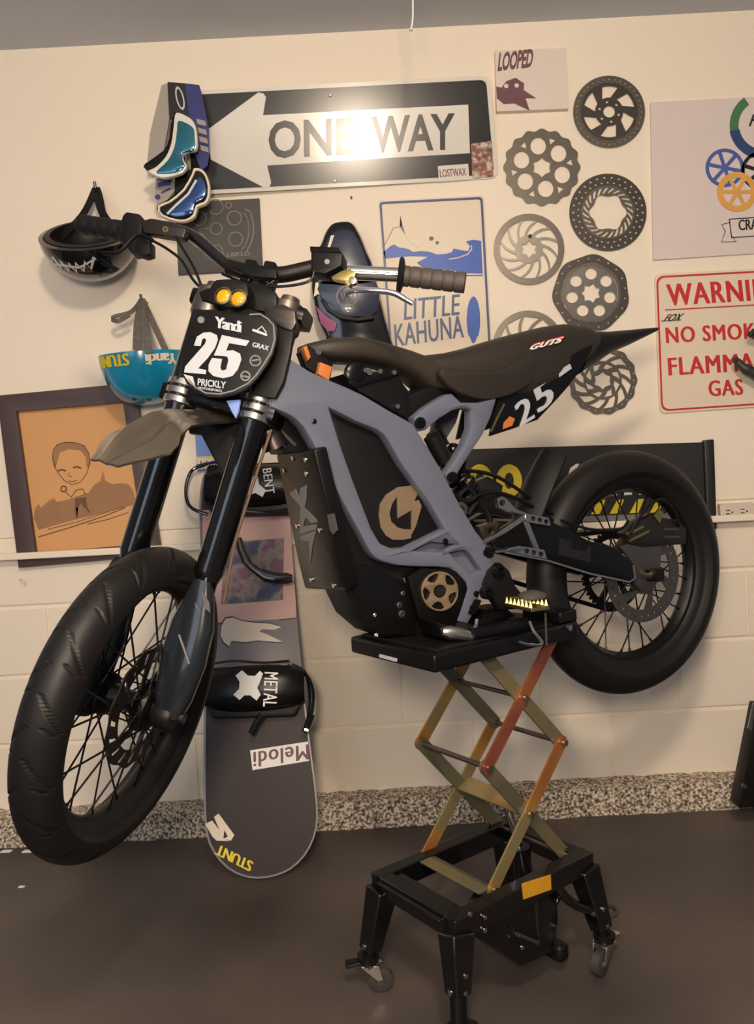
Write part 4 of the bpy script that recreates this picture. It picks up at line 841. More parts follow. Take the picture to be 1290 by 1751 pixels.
for q, r, mt in (((697, 991), .008, 'silver'), ((690, 1015), .005, 'steel'), ((684, 1035), .006, 'steel'), ((688, 1050), .007, 'steel'), ((603, 995), .004, 'silver'), ((642, 1052), .004, 'silver'), ((645, 1086), .004, 'silver'), ((734, 1082), .005, 'steel')):
    p = B_(*q, .07); bo('guard_bolt', lathe(BM(), [(.0004, 0), (r, 0), (r, .004), (r*.55, .005), (r*.5, .002), (.0004, .002)], (p.x, .066, p.z), (0, 1, 0), 16), M[mt], mo)
ga, gb = B_(538, 768, .062), B_(598, 1008, .062)
gz = (ga-gb).normalized(); gy = Vector((0, 1, 0)); gx = gy.cross(gz)       # outward normal of the front guard
GPo = BK.M @ ga; R3 = BK.M.to_3x3()
GP = Fr(GPo, R3 @ gy, R3 @ gz.cross(gy).normalized() if False else R3 @ (gy.cross(gz)), R3 @ gz)
if GP.a[1].dot(Vector((-.1, 1.45, 0))) > 0: gsg = -1
else: gsg = 1
def gt(name, mt, polys, off, half=.002, **k): return obj(name, trace(GP, 1, gsg*off, polys, half), M[mt], gp_, GP, **k)
gp_ = obj('front_guard', trace(GP, 1, gsg*.012, [rounded([(482, 774), (548, 765), (604, 1006), (531, 1004), (520, 960)], 5)], .012, .003), M['satin'], bike, GP)
gt('guard_print', 'greyprint', [[(495, 844), (506, 836), (512, 852), (514, 835), (525, 829), (524, 856), (521, 868), (534, 880), (544, 892), (533, 895), (523, 884), (519, 900), (543, 896), (541, 905), (513, 913), (513, 886), (514, 866)]], .0246, .0004)
gt('guard_print', 'greyprint', [[(513, 918), (541, 907), (535, 930), (531, 962), (528, 925), (515, 924)]], .0246, .0004)
gt('guard_print', 'dimprint', [[(560, 880), (572, 878), (578, 906), (570, 914), (564, 905)]], .0246, .0004)
for q in ((502, 783), (524, 786), (525, 810), (487, 804), (509, 899), (548, 906), (533, 991), (572, 1001)):
    p = GP.on(*q, 1, gsg*.024); obj('guard_bolt', cyl(BM(), p, p+Vector((0, gsg*.003, 0)), .0045, seg=10), M['silver'], gp_, GP)
bo('horn', tube(BM(), [B_(458, 735, .03), B_(472, 765, .03)], [.020, .024], 20), M['dsteel'])
bt('head_guard', M['blackpl'], [[(455, 712), (466, 698), (495, 712), (520, 735), (540, 765), (512, 775), (486, 775), (478, 765), (458, 738)]], 0, .035, .004, at=.035)
bt('head_guard_trim', M['steel'], [stroke([(458, 716), (478, 735), (505, 762)], 5), stroke([(453, 726), (470, 748), (488, 765)], 3)], .037, .002)
# ---- swingarm
arm_ = [(838, 930), (862, 905), (900, 880), (935, 886), (970, 905), (1010, 925), (1050, 935), (1084, 962), (1088, 990), (1075, 995), (1010, 980), (935, 958), (880, 945), (850, 940)]
sw = bt('swingarm', M['satin'], [arm_], .075, .012, .004, at=.087)
bt('swingarm_far', M['satin'], [arm_], -.075, .012, .004, at=.087, parent=sw)
bt('swingarm_edge', M['silver'], [stroke([(862, 944), (935, 958), (1010, 981), (1076, 995), (1086, 989), (1083, 966)], 3)], .0885, .0012, parent=sw)
bt('swingarm_plate', M['silver'], [rounded([(898, 878), (938, 885), (941, 900), (899, 893)], 4)]+[circ((911+11*k, 887+2.6*k), 3.8, 14) for k in range(3)], .0905, .003, .001, parent=sw)
bt('swingarm_plate', M['silver'], [rounded([(868, 937), (886, 933), (930, 940), (935, 957), (905, 951), (870, 944)], 3)]+[circ((900+12*k, 942.5+2.6*k), 4, 14) for k in range(3)], .0905, .003, .001, parent=sw)
bt('swingarm_truss', M['silver'], [stroke([(829, 927), (862, 909), (901, 882)], 7), stroke([(898, 890), (918, 942)], 9), stroke([(846, 944), (864, 942), (884, 938)], 4)], .0885, .003, .001, parent=sw)
bt('swingarm_web', M['dsteel'], [[(840, 926), (900, 888), (916, 938), (868, 938), (846, 942)]], .083, .004, parent=sw)
bt('swingarm_sticker', M['dsteel'], [[(958, 920), (978, 925), (977, 938), (1003, 943), (1007, 933), (1011, 935), (1010, 962), (955, 948)]], .0878, .0006, parent=sw)
bt('shock_link', M['silver'], [[(848, 853), (858, 849), (868, 856), (880, 870), (900, 878), (896, 884), (870, 878), (850, 868)], circ((857, 860), 5, 12)], .055, .005, .001, parent=sw)
bo('swingarm_bridge', box(BM(), (B_(880, 915, .05).x, 0, B_(880, 915, .05).z), (.05, .14, .06)), M['satin'], sw, bevel=.005)
# axle bracket and caliper
bt('caliper_bracket', M['steel'], [[(1058, 934), (1090, 925), (1130, 930), (1128, 965), (1120, 985), (1112, 1010), (1098, 1012), (1086, 1000), (1082, 965)]], .060, .004, .001, parent=sw)
cal = bt('brake_caliper', M['dsteel'], [[(1062, 912), (1085, 890), (1110, 878), (1125, 885), (1150, 888), (1165, 905), (1165, 930), (1130, 932), (1095, 935), (1068, 930)]], .052, .016, .004)
bt('caliper_rib', M['gold'], [stroke([(1072, 914), (1100, 900)], 4), stroke([(1075, 925), (1110, 908)], 4), [(1118, 882), (1126, 870), (1134, 876), (1128, 895)]], .070, .002, parent=cal)
bt('caliper_rib', M['steel'], [stroke([(1140, 905), (1160, 905)], 4), stroke([(1138, 918), (1162, 918)], 4)], .070, .003, parent=cal)
bo('brake_hose', tube(BM(), cr([B_(1075, 925, .07), B_(1090, 890, .08), B_(1125, 855, .08), B_(1150, 868, .08), B_(1163, 900, .07)], 6), .003, 8), M['blackpl'], cal)
bo('axle', cyl(BM(), (0, -.095, 0), (0, .085, 0), .011, seg=20), M['steel'], rw)
bo('axle_nut', lathe(BM(), [(.0005, 0), (.015, 0), (.015, .008), (.0005, .008)], (0, .086, 0), (0, 1, 0), 6), M['blackpl'], rw)
bt('chain_adjuster', M['satin'], [[(1105, 975), (1132, 972), (1132, 992), (1108, 994)]], .066, .008, .001, parent=sw)
# chain on the far side
ms = B_(822, 955, -.05); ch = []
up = Vector((0, 0, 1))
dxy = Vector((ms.x, 0, ms.z)); L_ = dxy.length; th_ = math.atan2(dxy.z, dxy.x); sb = math.asin((.092-.028)/L_)
for a in [th_+pi/2-sb+(2*pi-(pi-2*sb))*k/40 for k in range(41)]: ch.append((.092*cos(a), -.05, .092*sin(a)))
for a in [th_-pi/2+sb+(pi-2*sb)*k/12 for k in range(13)]: ch.append((dxy.x+.028*cos(a), -.05, dxy.z+.028*sin(a)))
bo('chain', tube(BM(), ch+[ch[0]], .0055, 6, cap=False), M['satin'])
# rear mud guard in front of the tyre
def sheet(rows, th=.003, n=13, dirw=(0, 1, 0), ridge=0):
    """rows: (centre, half width, up, droop, spine)"""
    dw = Vector(dirw); rings = []
    for c, hw, up_, dr, spn in rows:
        c = Vector(c); up_ = Vector(up_).normalized(); T_, Bt = [], []
        for k in range(n):
            s = -1+2*k/(n-1); h = -dr*abs(s)**1.6+spn*max(0, 1-abs(s-ridge)*3.2)-(.6*spn*max(0, 1-abs(s-ridge-.5)*4) if ridge else 0)
            p = c+dw*hw*s+up_*h; T_.append(p+up_*th/2); Bt.append(p-up_*th/2)
        rings.append(T_+Bt[::-1])
    return loft(BM(), rings)
bo('mud_guard', sheet([(B_(932, 768, 0), .040, (.8, 0, .6), .03, 0), (B_(922, 785, 0), .046, (.85, 0, .5), .03, 0), (B_(905, 820, 0), .05, (.9, 0, .35), .03, 0), (B_(890, 860, 0), .05, (.95, 0, .2), .03, 0), (B_(878, 900, 0), .048, (1, 0, .1), .028, 0)], .005), M['blackpl'])
# shock absorber
s0, s1 = B_(742, 738, 0), B_(812, 872, 0)
sh = bo('shock_absorber', tube(BM(), [s0, s0.lerp(s1, .5), s0.lerp(s1, .5), s1], [.017, .017, .010, .010], 20), M['metalblack'])
cpts = []
sd = (s1-s0).normalized(); su_ = Vector((0, 1, 0)); sw_ = sd.cross(su_)
for k in range(120):
    a = 2*pi*k/17; cpts.append(s0+(s1-s0)*(.18+.70*k/119)+(su_*cos(a)+sw_*sin(a))*.027)
bo('shock_spring', tube(BM(), cpts, .0045, 8), M['satin'], sh)
bo('reservoir', tube(BM(), [B_(738, 745, .035), B_(762, 790, .035)], .017, 20), M['blackpl'], sh)
for pts, y, r in (([(782, 812), (800, 805), (850, 815), (905, 850), (960, 890)], .02, .004), ([(790, 862), (815, 848), (850, 842), (900, 860), (945, 890)], .03, .004), ([(778, 845), (795, 858), (812, 850), (800, 835), (785, 848)], .03, .005), ([(800, 880), (815, 860), (830, 870), (838, 895), (822, 915)], .02, .007), ([(960, 890), (1010, 905), (1060, 905), (1075, 890)], .06, .003)):
    bo('cable', tube(BM(), cr([B_(*q, y) for q in pts], 6), r, 8), M['blackpl'])
bt('linkage_plate', M['dsteel'], [[(795, 828), (830, 815), (855, 830), (852, 850), (832, 858), (800, 850)]], .0, .012, .002)
bt('linkage_plate', M['steel'], [[(815, 900), (845, 890), (860, 915), (850, 930), (825, 925)], circ((838, 908), 6, 14)], .02, .008, .001)
p = B_(784, 872, .07); bo('pivot_boss', lathe(BM(), [(.0005, 0), (.016, 0), (.016, .008), (.009, .009), (.008, .003), (.0005, .003)], (p.x, .07, p.z), (0, 1, 0), 24), M['steel'])
p = B_(808, 878, .06); 
# footpeg, kickstand
pg = bt('footpeg_bracket', M['blackpl'], [[(838, 975), (852, 962), (866, 975), (876, 1000), (886, 1012), (904, 1016), (900, 1040), (850, 1042), (836, 1020), (828, 1000)]], .095, .012, .004)
for q in ((852, 976), (832, 1013)):
    p = B_(*q, .11); bo('bracket_bolt', lathe(BM(), [(.0005, 0), (.013, 0), (.013, .012), (.007, .014), (.006, .006), (.0005, .006)], (p.x, .105, p.z), (0, 1, 0), 20), M['metalblack'], pg)
p0 = B_(870, 1027, .10)
bm = BM(); box(bm, (p0.x, .155, p0.z-.004), (.042, .085, .007)); box(bm, (p0.x, .108, p0.z), (.022, .03, .02)); so_ = bo('footpeg', bm, M['gold'], pg, bevel=.001)
for i in range(7):
    for s in (-1, 1):
        c = Vector((p0.x+s*.018, .120+.012*i, p0.z)); bo('peg_tooth', tube(BM(), [c, c+Vector((0, 0, .011))], [.0045, .0008], 4), M['gold'], pg)
bo('peg_cap', lathe(BM(), [(.0005, .014), (.004, .014), (.022, .009), (.027, .004), (.027, 0), (.0005, 0)], (p0.x-.004, .17, p0.z+.014), (0, 0, 1), 32), M['rub2'], pg)
ks = bo('kickstand', tube(BM(), [B_(806, 1086, .165), B_(850, 1078, .165), B_(902, 1066, .165)], .0125, 18), M['metalblack'])
bo('kickstand_hinge', tube(BM(), [B_(756, 1080, .155), B_(768, 1082, .158), B_(800, 1089, .163), B_(808, 1090, .165)], [.008, .0135, .0135, .010], 14), M['silver'], ks)
bo('kickstand_lever', tube(BM(), cr([B_(800, 1084, .162), B_(812, 1074, .158), B_(816, 1060, .15)], 5), .004, 8), M['chrome'], ks)
bt('kickstand_mount', M['satin'], [[(732, 1062), (762, 1068), (762, 1088), (738, 1086)]], .12, .035, .003, parent=ks)
bt('lower_mount', M['satin'], [[(815, 1040), (850, 1035), (868, 1050), (838, 1062), (828, 1090), (805, 1080)]], .04, .03, .003)

# ---- fork and steering
HW = .0725
def leg(y, name='fork_leg'):
    lg = fo(name, lathe(BM(), [(.001, .225), (.020, .225), (.0245, .24), (.0245, .50), (.027, .505), (.027, .70), (.001, .70)], (0, y, 0), (0, 0, 1), 36), M['gloss'])
    fo('lower_tube', lathe(BM(), [(.001, .01), (.017, .01), (.017, .24), (.001, .24)], (-.004, y, 0), (0, 0, 1), 28), M['metalblack'], lg)
    for a in (.512, .528, .544): fo('clamp_ring', lathe(BM(), [(.0275, a-.0065), (.0305, a-.005), (.0305, a+.005), (.0275, a+.0065)], (0, y, 0), (0, 0, 1), 36), M['silver'], lg)
    fo('fork_cap', lathe(BM(), [(.001, .735), (.016, .735), (.018, .725), (.028, .722), (.031, .70), (.031, .675), (.028, .67), (.001, .67)], (0, y, 0), (0, 0, 1), 32), M['steel'], lg)
    g = []
    for a, hy, hx, x in ((.225, .014, .008, .024), (.20, .024, .014, .016), (.15, .037, .020, .011), (.09, .040, .022, .008), (.03, .032, .022, .004), (-.005, .020, .016, .0)):
        g.append(sq((x, y+(.004 if y > 0 else -.004), a), (0, 1, 0), (1, 0, 0), hy, hx, 2.6, 24))
    fg = fo('fork_guard', loft(BM(), g), M['guard'], lg)
    fo('axle_lug', lathe(BM(), [(.001, -.018), (.019, -.018), (.023, -.012), (.023, .012), (.019, .018), (.001, .018)], (0, y*.96, -.004), (0, 1, 0), 28), M['blackpl'], lg)
    return lg, fg
l1, g1_ = leg(HW)
l2, g2_ = leg(-HW)
SFo = lambda px, py, x: S_(px, py, x)
fo('guard_stripe', trace(SF, 0, .0315, [stroke([(306, 1085), (324, 1135)], 3)], .0006), M['greyprint'], l1)
fo('guard_stripe', trace(SF, 0, .0315, [[(333, 1030), (341, 1038), (345, 1044), (335, 1040)], [(345, 1008), (358, 1030), (360, 1048), (350, 1040)]], .0006), M['dimprint'], l1)
bm = BM(); cyl(bm, (0, -.09, 0), (0, .105, 0), .009, seg=16); fo('axle', bm, M['dsteel'], fw)
fcal = fo('front_caliper', box(BM(), (-.070, .030, .055), (.045, .042, .075), Matrix.Rotation(radians(-35), 3, 'Y')), M['satin'], bevel=.008)
fo('caliper_mount', box(BM(), (-.03, .052, .03), (.07, .012, .05)), M['dsteel'], fcal, bevel=.004)
# far leg foot, wide casting
fo('far_foot', loft(BM(), [sq((.006, -HW-.006, a), (0, 1, 0), (1, 0, 0), hy, hx, 2.4, 24) for a, hy, hx in ((.09, .022, .022), (.05, .034, .03), (.0, .036, .034), (-.035, .030, .028), (-.045, .015, .014))]), M['blackpl'], l2)
# clamps
for a, h in ((.600-.075, .034), (.705, .030)):
    o = fo('triple_clamp', loft(BM(), [sq((-.012, y, a), (1, 0, 0), (0, 0, 1), hx, h/2, 5, 20) for y, hx in ((-HW-.036, .026), (-HW, .036), (-.03, .034), (.03, .034), (HW, .036), (HW+.036, .026))]), M['metalblack'])
fo('steering_stem', cyl(BM(), (-.035, 0, .50), (-.035, 0, .72), .02, seg=20), M['metalblack'])
# number plate
PL = [(340, 531), (326, 558), (318, 590), (314, 615), (311, 638), (320, 655), (336, 672), (356, 680), (378, 681), (412, 672), (430, 660), (444, 645), (458, 625), (468, 606), (474, 585), (475, 563), (470, 548), (459, 540), (426, 528), (405, 535), (360, 530)]
pl = fo('number_plate', trace(SF, 0, .056, [PL], .004, .002), M['blackpl'])
fo('plate_border', trace(SF, 0, .0605, [stroke([(427, 538), (445, 537), (458, 545), (468, 556), (470, 580), (464, 602), (452, 622), (438, 642), (424, 656), (400, 668), (376, 674), (352, 672), (334, 662), (322, 648)], 2.5)], .0006), M['greyprint'], pl)
fo('plate_corner', trace(SF, 0, .0603, [[(314, 640), (330, 644), (335, 664), (322, 652)]], .0005), M['silverprint'], pl)
N2 = [(332, 591), (337, 576), (348, 569), (360, 568), (371, 573), (373, 581), (368, 595), (356, 612), (339, 630), (353, 633), (352, 640), (315, 637), (317, 627), (329, 613), (351, 588), (353, 581), (349, 578), (346, 581), (343, 592)]
N5 = [(380, 573), (427, 583), (421, 592), (392, 587), (387, 600), (399, 599), (411, 605), (413, 615), (407, 632), (398, 643), (382, 647), (365, 643), (357, 635), (357, 624), (363, 612), (380, 614), (377, 629), (380, 634), (387, 632), (391, 616), (389, 610), (384, 609), (366, 608), (373, 592)]
fo('plate_number', trace(SF, 0, .0612, [N2], .0006), M['silverprint'], pl); fo('plate_number', trace(SF, 0, .0612, [N5], .0006), M['silverprint'], pl)
fo('plate_lettering', text(SF, 0, .0610, 'Yandi', (367, 560), (413, 569), (368, 541), .09, .0006, .8), M['silverprint'], pl, smooth=False)
fo('plate_lettering', text(SF, 0, .0610, 'PRICKLY', (338, 659), (386, 665), (339, 647), .02, .0006), M['silverprint'], pl, smooth=False)
fo('plate_lettering', text(SF, 0, .0610, 'MOTORSPORTS', (340, 665), (380, 671), (340, 661), .05, .0006), M['silverprint'], pl, smooth=False)
fo('plate_lettering', text(SF, 0, .0610, 'GRAX', (431, 593), (459, 600), (433, 585), .05, .0006), M['silverprint'], pl, smooth=False)
for polys in ([stroke([(432, 564), (443, 568), (457, 573)], 4), stroke([(440, 565), (448, 558), (456, 569)], 2)], [circ((437, 617), 10, 20), circ((437, 617), 7.5, 20)], [stroke([(431, 617), (443, 615)], 3)], [circ((420, 643), 9, 20), circ((420, 643), 6, 20)], [stroke([(414, 643), (426, 645)], 3)], [circ((344, 547), 6, 14)]):
    fo('plate_print', trace(SF, 0, .0610, polys, .0005), M['silverprint'] if polys[0][0][1] < 580 and len(polys) > 1 and polys[0][0][0] > 425 and polys[0][0][0] < 435 else M['greyprint'], pl)
# headlight
hl = fo('headlight', trace(SF, 0, .052, [rounded([(364, 500), (374, 485), (400, 483), (428, 490), (432, 510), (424, 529), (400, 534), (368, 526), (362, 514)], 6)], .018, .005), M['blackpl'])
for c in ((383, 507), (408, 511)):
    p = SF.on(*c, 0, .07); fo('headlight_bezel', lathe(BM(), [(.0125, 0), (.0155, 0), (.0155, .004), (.013, .0045)], tuple(p), (1, 0, 0), 28), M['steel'], hl)
    fo('headlight_lens', lathe(BM(), [(.0005, .0055), (.005, .005), (.010, .0035), (.013, .001), (.013, 0), (.0005, 0)], tuple(p), (1, 0, 0), 28), M['amber'], hl)
fo('light_bracket', trace(SF, 0, .02, [[(350, 520), (345, 505), (358, 498), (430, 488), (470, 498), (478, 512), (476, 540), (430, 535)]], .014, .004), M['satin'], hl)
for x0, y0 in ((475, 530), (332, 520)):
    p = S_(x0, y0, .0)
fo('fork_bracket', trace(SF, 0, .03, [rounded([(452, 528), (486, 522), (506, 532), (508, 555), (500, 568), (478, 560), (456, 545)], 5)], .006, .002), M['dsteel'])
fo('fork_shield', trace(SF, 0, .026, [[(470, 560), (505, 562), (497, 610), (486, 655), (472, 682), (430, 678), (450, 640), (470, 600)]], .006, .002), M['blackpl'])
fo('fork_shield', trace(SF, 0, .026, [[(332, 530), (346, 530), (330, 590), (318, 640), (304, 652), (306, 620)]], .006, .002), M['blackpl'])
fo('clamp_tab', trace(SF, 0, .035, [[(388, 686), (412, 684), (409, 703), (404, 716), (398, 706)]], .003, .001), M['bluecard'])
# front fender
rows = []
for q, hw, dr, spn, ux in (((178, 791), .022, .001, .002, .5), ((196, 776), .031, .006, .008, .5), ((212, 763), .043, .010, .013, .5), ((236, 748), .056, .012, .016, .5), ((254, 736), .052, .012, .016, .5), ((270, 722), .041, .012, .014, .45), ((297, 711), .033, .010, .010, .35), ((328, 708), .028, .010, .006, .25), ((366, 706), .032, .010, .004, .1), ((395, 704), .036, .010, .002, 0)):
    p = SF.on(*q, 1, 0); rows.append((tuple(p), hw, (ux, 0, .9), dr, spn))
ff = fo('front_fender', sheet(rows, .0035, 31, ridge=-.35), M['fender'])
fo('inner_fender', trace(SF, 0, -.035, [[(322, 716), (418, 718), (414, 860), (402, 850), (388, 826), (370, 790), (346, 744), (326, 742)]], .008, .003), M['blackpl'], ff)
# handlebar
hb_pts = [S_(148, 381, -.085), S_(240, 391, -.06), S_(300, 393, -.045), S_(335, 408, -.038), S_(372, 440, -.032), S_(405, 464, -.028), S_(440, 470, -.028), S_(478, 470, -.028), S_(520, 460, -.034), S_(560, 463, -.042), S_(620, 467, -.055), S_(680, 470, -.066), S_(795, 482, -.09)]
hb = fo('handlebar', tube(BM(), cr(hb_pts, 5), .0115, 18), M['gloss'])
fo('bar_pad', tube(BM(), cr([S_(392, 457, -.026), S_(430, 466, -.022), S_(478, 470, -.022), S_(520, 462, -.03), S_(536, 458, -.034)], 5), .0145, 18), M['blackpl'], hb)
for c in ((430, 470), (462, 473)): fo('bar_clamp', box(BM(), S_(*c, -.025), (.038, .022, .044)), M['metalblack'], hb, bevel=.004)
fo('display', trace(SF, 0, -.0, [rounded([(392, 458), (430, 452), (474, 462), (476, 480), (430, 476)], 4)], .008, .003), M['satin'], hb)
def grip(a, b, r=.0175, ribs=6, mt='rub2'):
    d = b-a; L2 = d.length; prof = [(.001, 0), (r*.95, 0)]
    for k in range(ribs):
        z0_, z1_ = L2*(k+.06)/ribs, L2*(k+.86)/ribs; prof += [(r, z0_), (r*1.05, z0_+.002), (r*1.05, z1_), (r*.94, z1_+.001)]
    prof += [(r*1.08, L2*.99), (r*1.05, L2), (.001, L2)]
    return lathe(BM(), prof, a, d, 28)
ga_, gb_ = S_(684, 471, -.067), S_(796, 484, -.09)
gl = fo('grip', grip(ga_, gb_), M['rub2'], hb)
d = (gb_-ga_).normalized(); fo('grip_flange', lathe(BM(), [(.012, -.003), (.030, -.003), (.033, 0), (.030, .005), (.016, .009)], ga_, d, 32), M['rubber'], hb)
ga_, gb_ = S_(226, 398, -.062), S_(140, 384, -.088)
fo('grip', grip(ga_, gb_, .019, 5), M['rubber'], hb)
d = (gb_-ga_).normalized(); fo('grip_flange', lathe(BM(), [(.012, -.006), (.027, -.006), (.029, 0), (.027, .012), (.018, .014)], ga_, d, 32), M['rubber'], hb)
fo('switch_cluster', trace(SF, 0, -.045, [rounded([(214, 378), (222, 368), (246, 372), (250, 395), (246, 432), (232, 440), (218, 425)], 5)], .016, .005), M['blackpl'], hb)
fo('throttle_display', trace(SF, 0, -.02, [rounded([(246, 382), (262, 377), (300, 384), (322, 394), (318, 412), (290, 408), (250, 402)], 4)], .010, .003), M['dsteel'], hb)
fo('throttle_mark', trace(SF, 0, -.0095, [circ((283, 392), 5, 14), circ((283, 392), 2.5, 10)], .0006), M['gold'], hb)
fo('brake_lever', tube(BM(), cr([S_(262, 412, -.01), S_(235, 402, .01), S_(205, 430, .02), S_(178, 433, .02)], 5), .004, 10), M['metalblack'], hb)
fo('brake_perch', trace(SF, 0, -.02, [[(240, 408), (262, 418), (262, 438), (250, 442), (232, 436)]], .012, .003), M['blackpl'], hb)
mcy = fo('master_cylinder', trace(SF, 0, -.018, [rounded([(536, 431), (583, 434), (591, 441), (588, 462), (560, 476), (537, 472)], 3)], .018, .004), M['blackpl'], hb)
fo('reservoir_lid', trace(SF, 0, -.018, [rounded([(535, 430), (584, 432), (590, 441), (536, 439)], 2)], .0205, .002), M['metalblack'], hb)
fo('sight_glass', trace(SF, 0, .001, [circ((560, 448), 4.5, 16)], .0015), M['silver'], hb)
fo('lever_perch', trace(SF, 0, -.005, [[(568, 476), (585, 466), (600, 462), (610, 470), (607, 484), (598, 492), (590, 484), (572, 480)]], .007, .002), M['gold'], hb)
fo('lever_pivot', trace(SF, 0, .004, [circ((604, 481), 7, 16)], .005, .001), M['silver'], hb)
bl = fo('brake_lever', tube(BM(), cr([S_(590, 503, .005), S_(606, 497, .01), S_(640, 497, .015), S_(672, 501, .012), S_(692, 511, .008), S_(707, 520, .004)], 6), [.003]+[.0045]*6+[.005]*18+[.0042]*5+[.0062], 12), M['chrome'], hb)
for pts, x in (([(262, 412), (285, 425), (310, 445), (330, 478), (352, 500)], .0), ([(300, 405), (330, 455), (345, 490), (350, 505)], -.01), ([(537, 465), (530, 480), (500, 488), (460, 490), (420, 484), (380, 468)], .01), ([(455, 470), (470, 478), (452, 488), (436, 478)], .0)):
    fo('brake_cable', tube(BM(), cr([S_(*q, x) for q in pts], 6), .0026, 8), M['satin'], hb)
fo('bar_sleeve', tube(BM(), [S_(516, 461, -.033), S_(538, 460, -.036)], .0135, 16), M['silver'], hb)
fo('bar_sleeve', tube(BM(), [S_(588, 466, -.048), S_(682, 470, -.066)], .0128, 16), M['chrome'], hb)
# hose and tools along the near fork leg
fo('fork_hose', tube(BM(), cr([(.0, HW+.034, .50), (.01, HW+.035, .40), (.008, HW+.033, .30), (.0, HW+.04, .2)], 6), .0028, 8), M['redpl'], l1)

# ================================================================== SNOWBOARD leaning on the wall rail
fl = floorpt(441, 1502); thb = math.atan2(D-.047-fl.y-.012, zr)
BD = Fr((fl.x, fl.y, 0), (1, 0, 0), (0, cos(thb), -sin(thb)), (0, sin(thb), cos(thb)))
sn = thing('snowboard', 'dark snowboard with strapped bindings standing upright against the wall', 'snowboard', BD.o, BD.M)
def dt(name, mt, polys, off, half=.001, bev=0, smooth=0, parent=None, **k): return obj(name, trace(BD, 1, -off, polys, half, bev, smooth), M[mt] if isinstance(mt, str) else mt, parent or sn, BD, **k)
OB = [(441, 1502), (470, 1498), (498, 1486), (522, 1463), (538, 1432), (544, 1398), (541, 1350), (530, 1265), (520, 1180), (512, 1100), (506, 1030), (501, 960), (497, 890), (492, 840), (480, 806), (455, 790), (415, 786), (375, 790), (352, 806), (343, 840), (342, 890), (345, 960), (348, 1030), (350, 1100), (350, 1180), (349, 1265), (349, 1350), (352, 1420), (366, 1458), (390, 1485), (416, 1498)]
deck = dt('deck', 'edge', [OB], .006, .005, 0, 2)
dt('topsheet', 'deck', [inset(OB, 3)], .0115, .0008, 0, 2)
dt('topsheet_band', 'deckpink', [[(346, 872), (495, 872), (506, 1030), (507, 1057), (351, 1066), (348, 1030)]], .0126, .0005)
dt('topsheet_band', 'deckgrey', [[(352, 1066), (507, 1057), (515, 1140), (353, 1146)]], .0126, .0005)
dt('band_line', 'black', [stroke([(352, 1066), (385, 1066)], 2), stroke([(478, 1060), (508, 1057)], 2)], .0132, .0004)
dt('sticker_art', M['camo'], [[(384, 928), (486, 920), (484, 1026), (378, 1034)]], .0132, .0004)
TO = [(386, 1058), (398, 1056), (415, 1062), (436, 1065), (460, 1066), (482, 1072), (470, 1077), (448, 1076), (444, 1080), (460, 1086), (484, 1098), (462, 1097), (442, 1095), (420, 1098), (396, 1096), (392, 1105), (383, 1098), (377, 1086), (379, 1070)]
dt('tooth_print', 'black', [grow_ for grow_ in [[(431+(x-431)*1.035, 1080+(y-1080)*1.10) for x, y in TO]]], .0138, .0004)
dt('tooth_print', 'cream', [TO], .0148, .0004)
def dtext(name, mt, s, BL, BR, TL, off, bold=.03, parent=None, sh=0, sp=1): return obj(name, text(BD, 1, -off, s, BL, BR, TL, bold, .0005, sp, sh), M[mt], parent or sn, BD, smooth=False)
st = dt('name_sticker', 'white', [[(428, 1283), (527, 1268), (529, 1301), (432, 1317)]], .0135, .0006)
dtext('lettering', 'plum', 'Melodi', (528, 1272), (433, 1286), (529, 1298), .0148, .04, st, sp=1.1)
dt('bolt_sticker', 'cream', [rounded([(351, 1409), (363, 1403), (376, 1420), (366, 1397), (374, 1391), (401, 1428), (394, 1439), (382, 1433), (384, 1419), (390, 1431), (371, 1438), (363, 1430)], 1.5)], .0135, .0005)
dtext('lettering', 'yellow', 'STUNT', (434, 1474), (373, 1443), (428, 1491), .0135, .09, sp=.95)
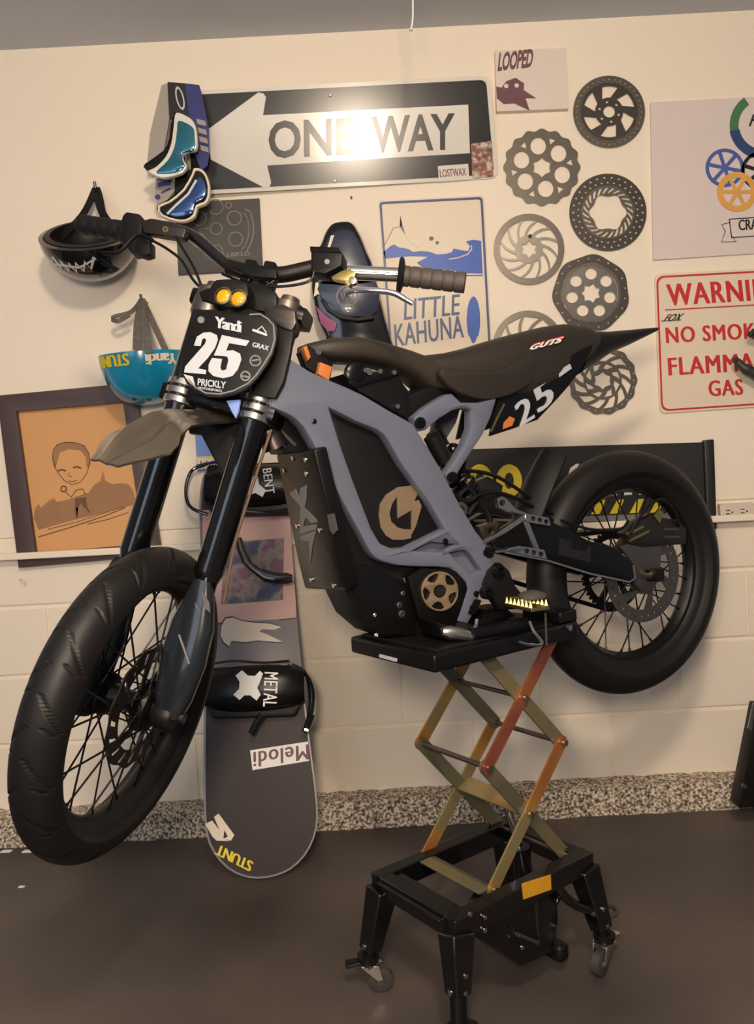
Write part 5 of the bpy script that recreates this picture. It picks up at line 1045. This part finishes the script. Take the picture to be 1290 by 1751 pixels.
# bindings
def binding(cy, word, BLw, BRw, TLw, cross, mirror, lab):
    y0, y1 = cy-44, cy+44
    b = dt('binding', 'blackpl', [rounded([(356, y0+6), (505, y0), (512, y0+20), (516, y1-20), (505, y1), (366, y1+4), (352, y1-18)], 6)], .030, .018, .006)
    fr_ = BD
    q0, q1 = BD.on(352, cy, 1, -.05), BD.on(522, cy, 1, -.05)
    rings = []
    for k in range(9):
        f = k/8; x = q0.x+(q1.x-q0.x)*f; hh = .048*(1-.35*abs(2*f-1)**3); dp = .052*(1-.45*abs(2*f-1)**2.4)
        rings.append(sq((x, -.045, q0.z), (0, 0, 1), (0, 1, 0), hh+.012, dp, 2.6, 24))
    st_ = obj('ankle_strap', loft(BM(), rings), M['satin'], b, BD)
    off = .0985
    obj('strap_print', text(BD, 1, -off, word, BLw, BRw, TLw, .04, .0006, 1.08), M['white'], b, BD, smooth=False)
    dt('strap_print', 'white', [cross], off, .0006, parent=b)
    return b
X1 = [(403, 1155), (414, 1146), (424, 1155), (436, 1156), (445, 1147), (450, 1152), (444, 1168), (440, 1176), (446, 1188), (439, 1198), (428, 1189), (418, 1189), (410, 1197), (399, 1188), (409, 1178), (410, 1166)]
b1 = binding(1181, 'METAL', (453, 1149), (450, 1208), (476, 1150), X1, 0, '')
b2 = binding(836, 'BENT', (449, 802), (455, 845), (464, 800), [(428, 815), (441, 815), (443, 828), (455, 838), (449, 850), (437, 843), (420, 848), (426, 832)], 1, '')
D_ = lambda px, py, off: BD.on(px, py, 1, -off)
for par, pts, off, r in ((b1, [(492, 1138), (512, 1145), (528, 1160), (536, 1185), (534, 1215), (525, 1240)], .06, .0045), (b1, [(500, 1136), (522, 1150), (530, 1185), (528, 1220), (520, 1250)], .05, .004), (b1, [(365, 1135), (400, 1130), (450, 1133), (495, 1130)], .06, .003), (b1, [(450, 1222), (438, 1238), (430, 1256)], .06, .009), (b1, [(534, 1222), (527, 1240), (520, 1252)], .05, .008),
                         (b2, [(350, 795), (328, 805), (318, 835), (325, 866), (355, 880)], .05, .005), (b2, [(336, 797), (380, 788), (430, 784)], .06, .004), (b2, [(400, 870), (450, 876), (496, 870)], .06, .004)):
    obj('binding_strap', tube(BM(), cr([D_(*q, off) for q in pts], 5), r, 10), M['gloss'], par, BD)
obj('buckle', trace(BD, 1, -.062, [[(427, 1250), (435, 1252), (434, 1257), (426, 1255)], [(521, 1245), (528, 1247), (527, 1251), (520, 1249)]], .002), M['silver'], b1, BD)
lv = obj('binding_lever', loft(BM(), [sq(D_(*q, .075), (0, 0, 1) if k > 3 else (1, 0, 0), (0, 1, 0), h, .010, 2.4, 16) for k, (q, h) in enumerate((((408, 920), .009), ((412, 940), .012), ((422, 962), .014), ((436, 974), .016), ((452, 984), .018), ((472, 989), .016), ((490, 989), .016), ((501, 989), .010)))]), M['gloss'], sn, BD)
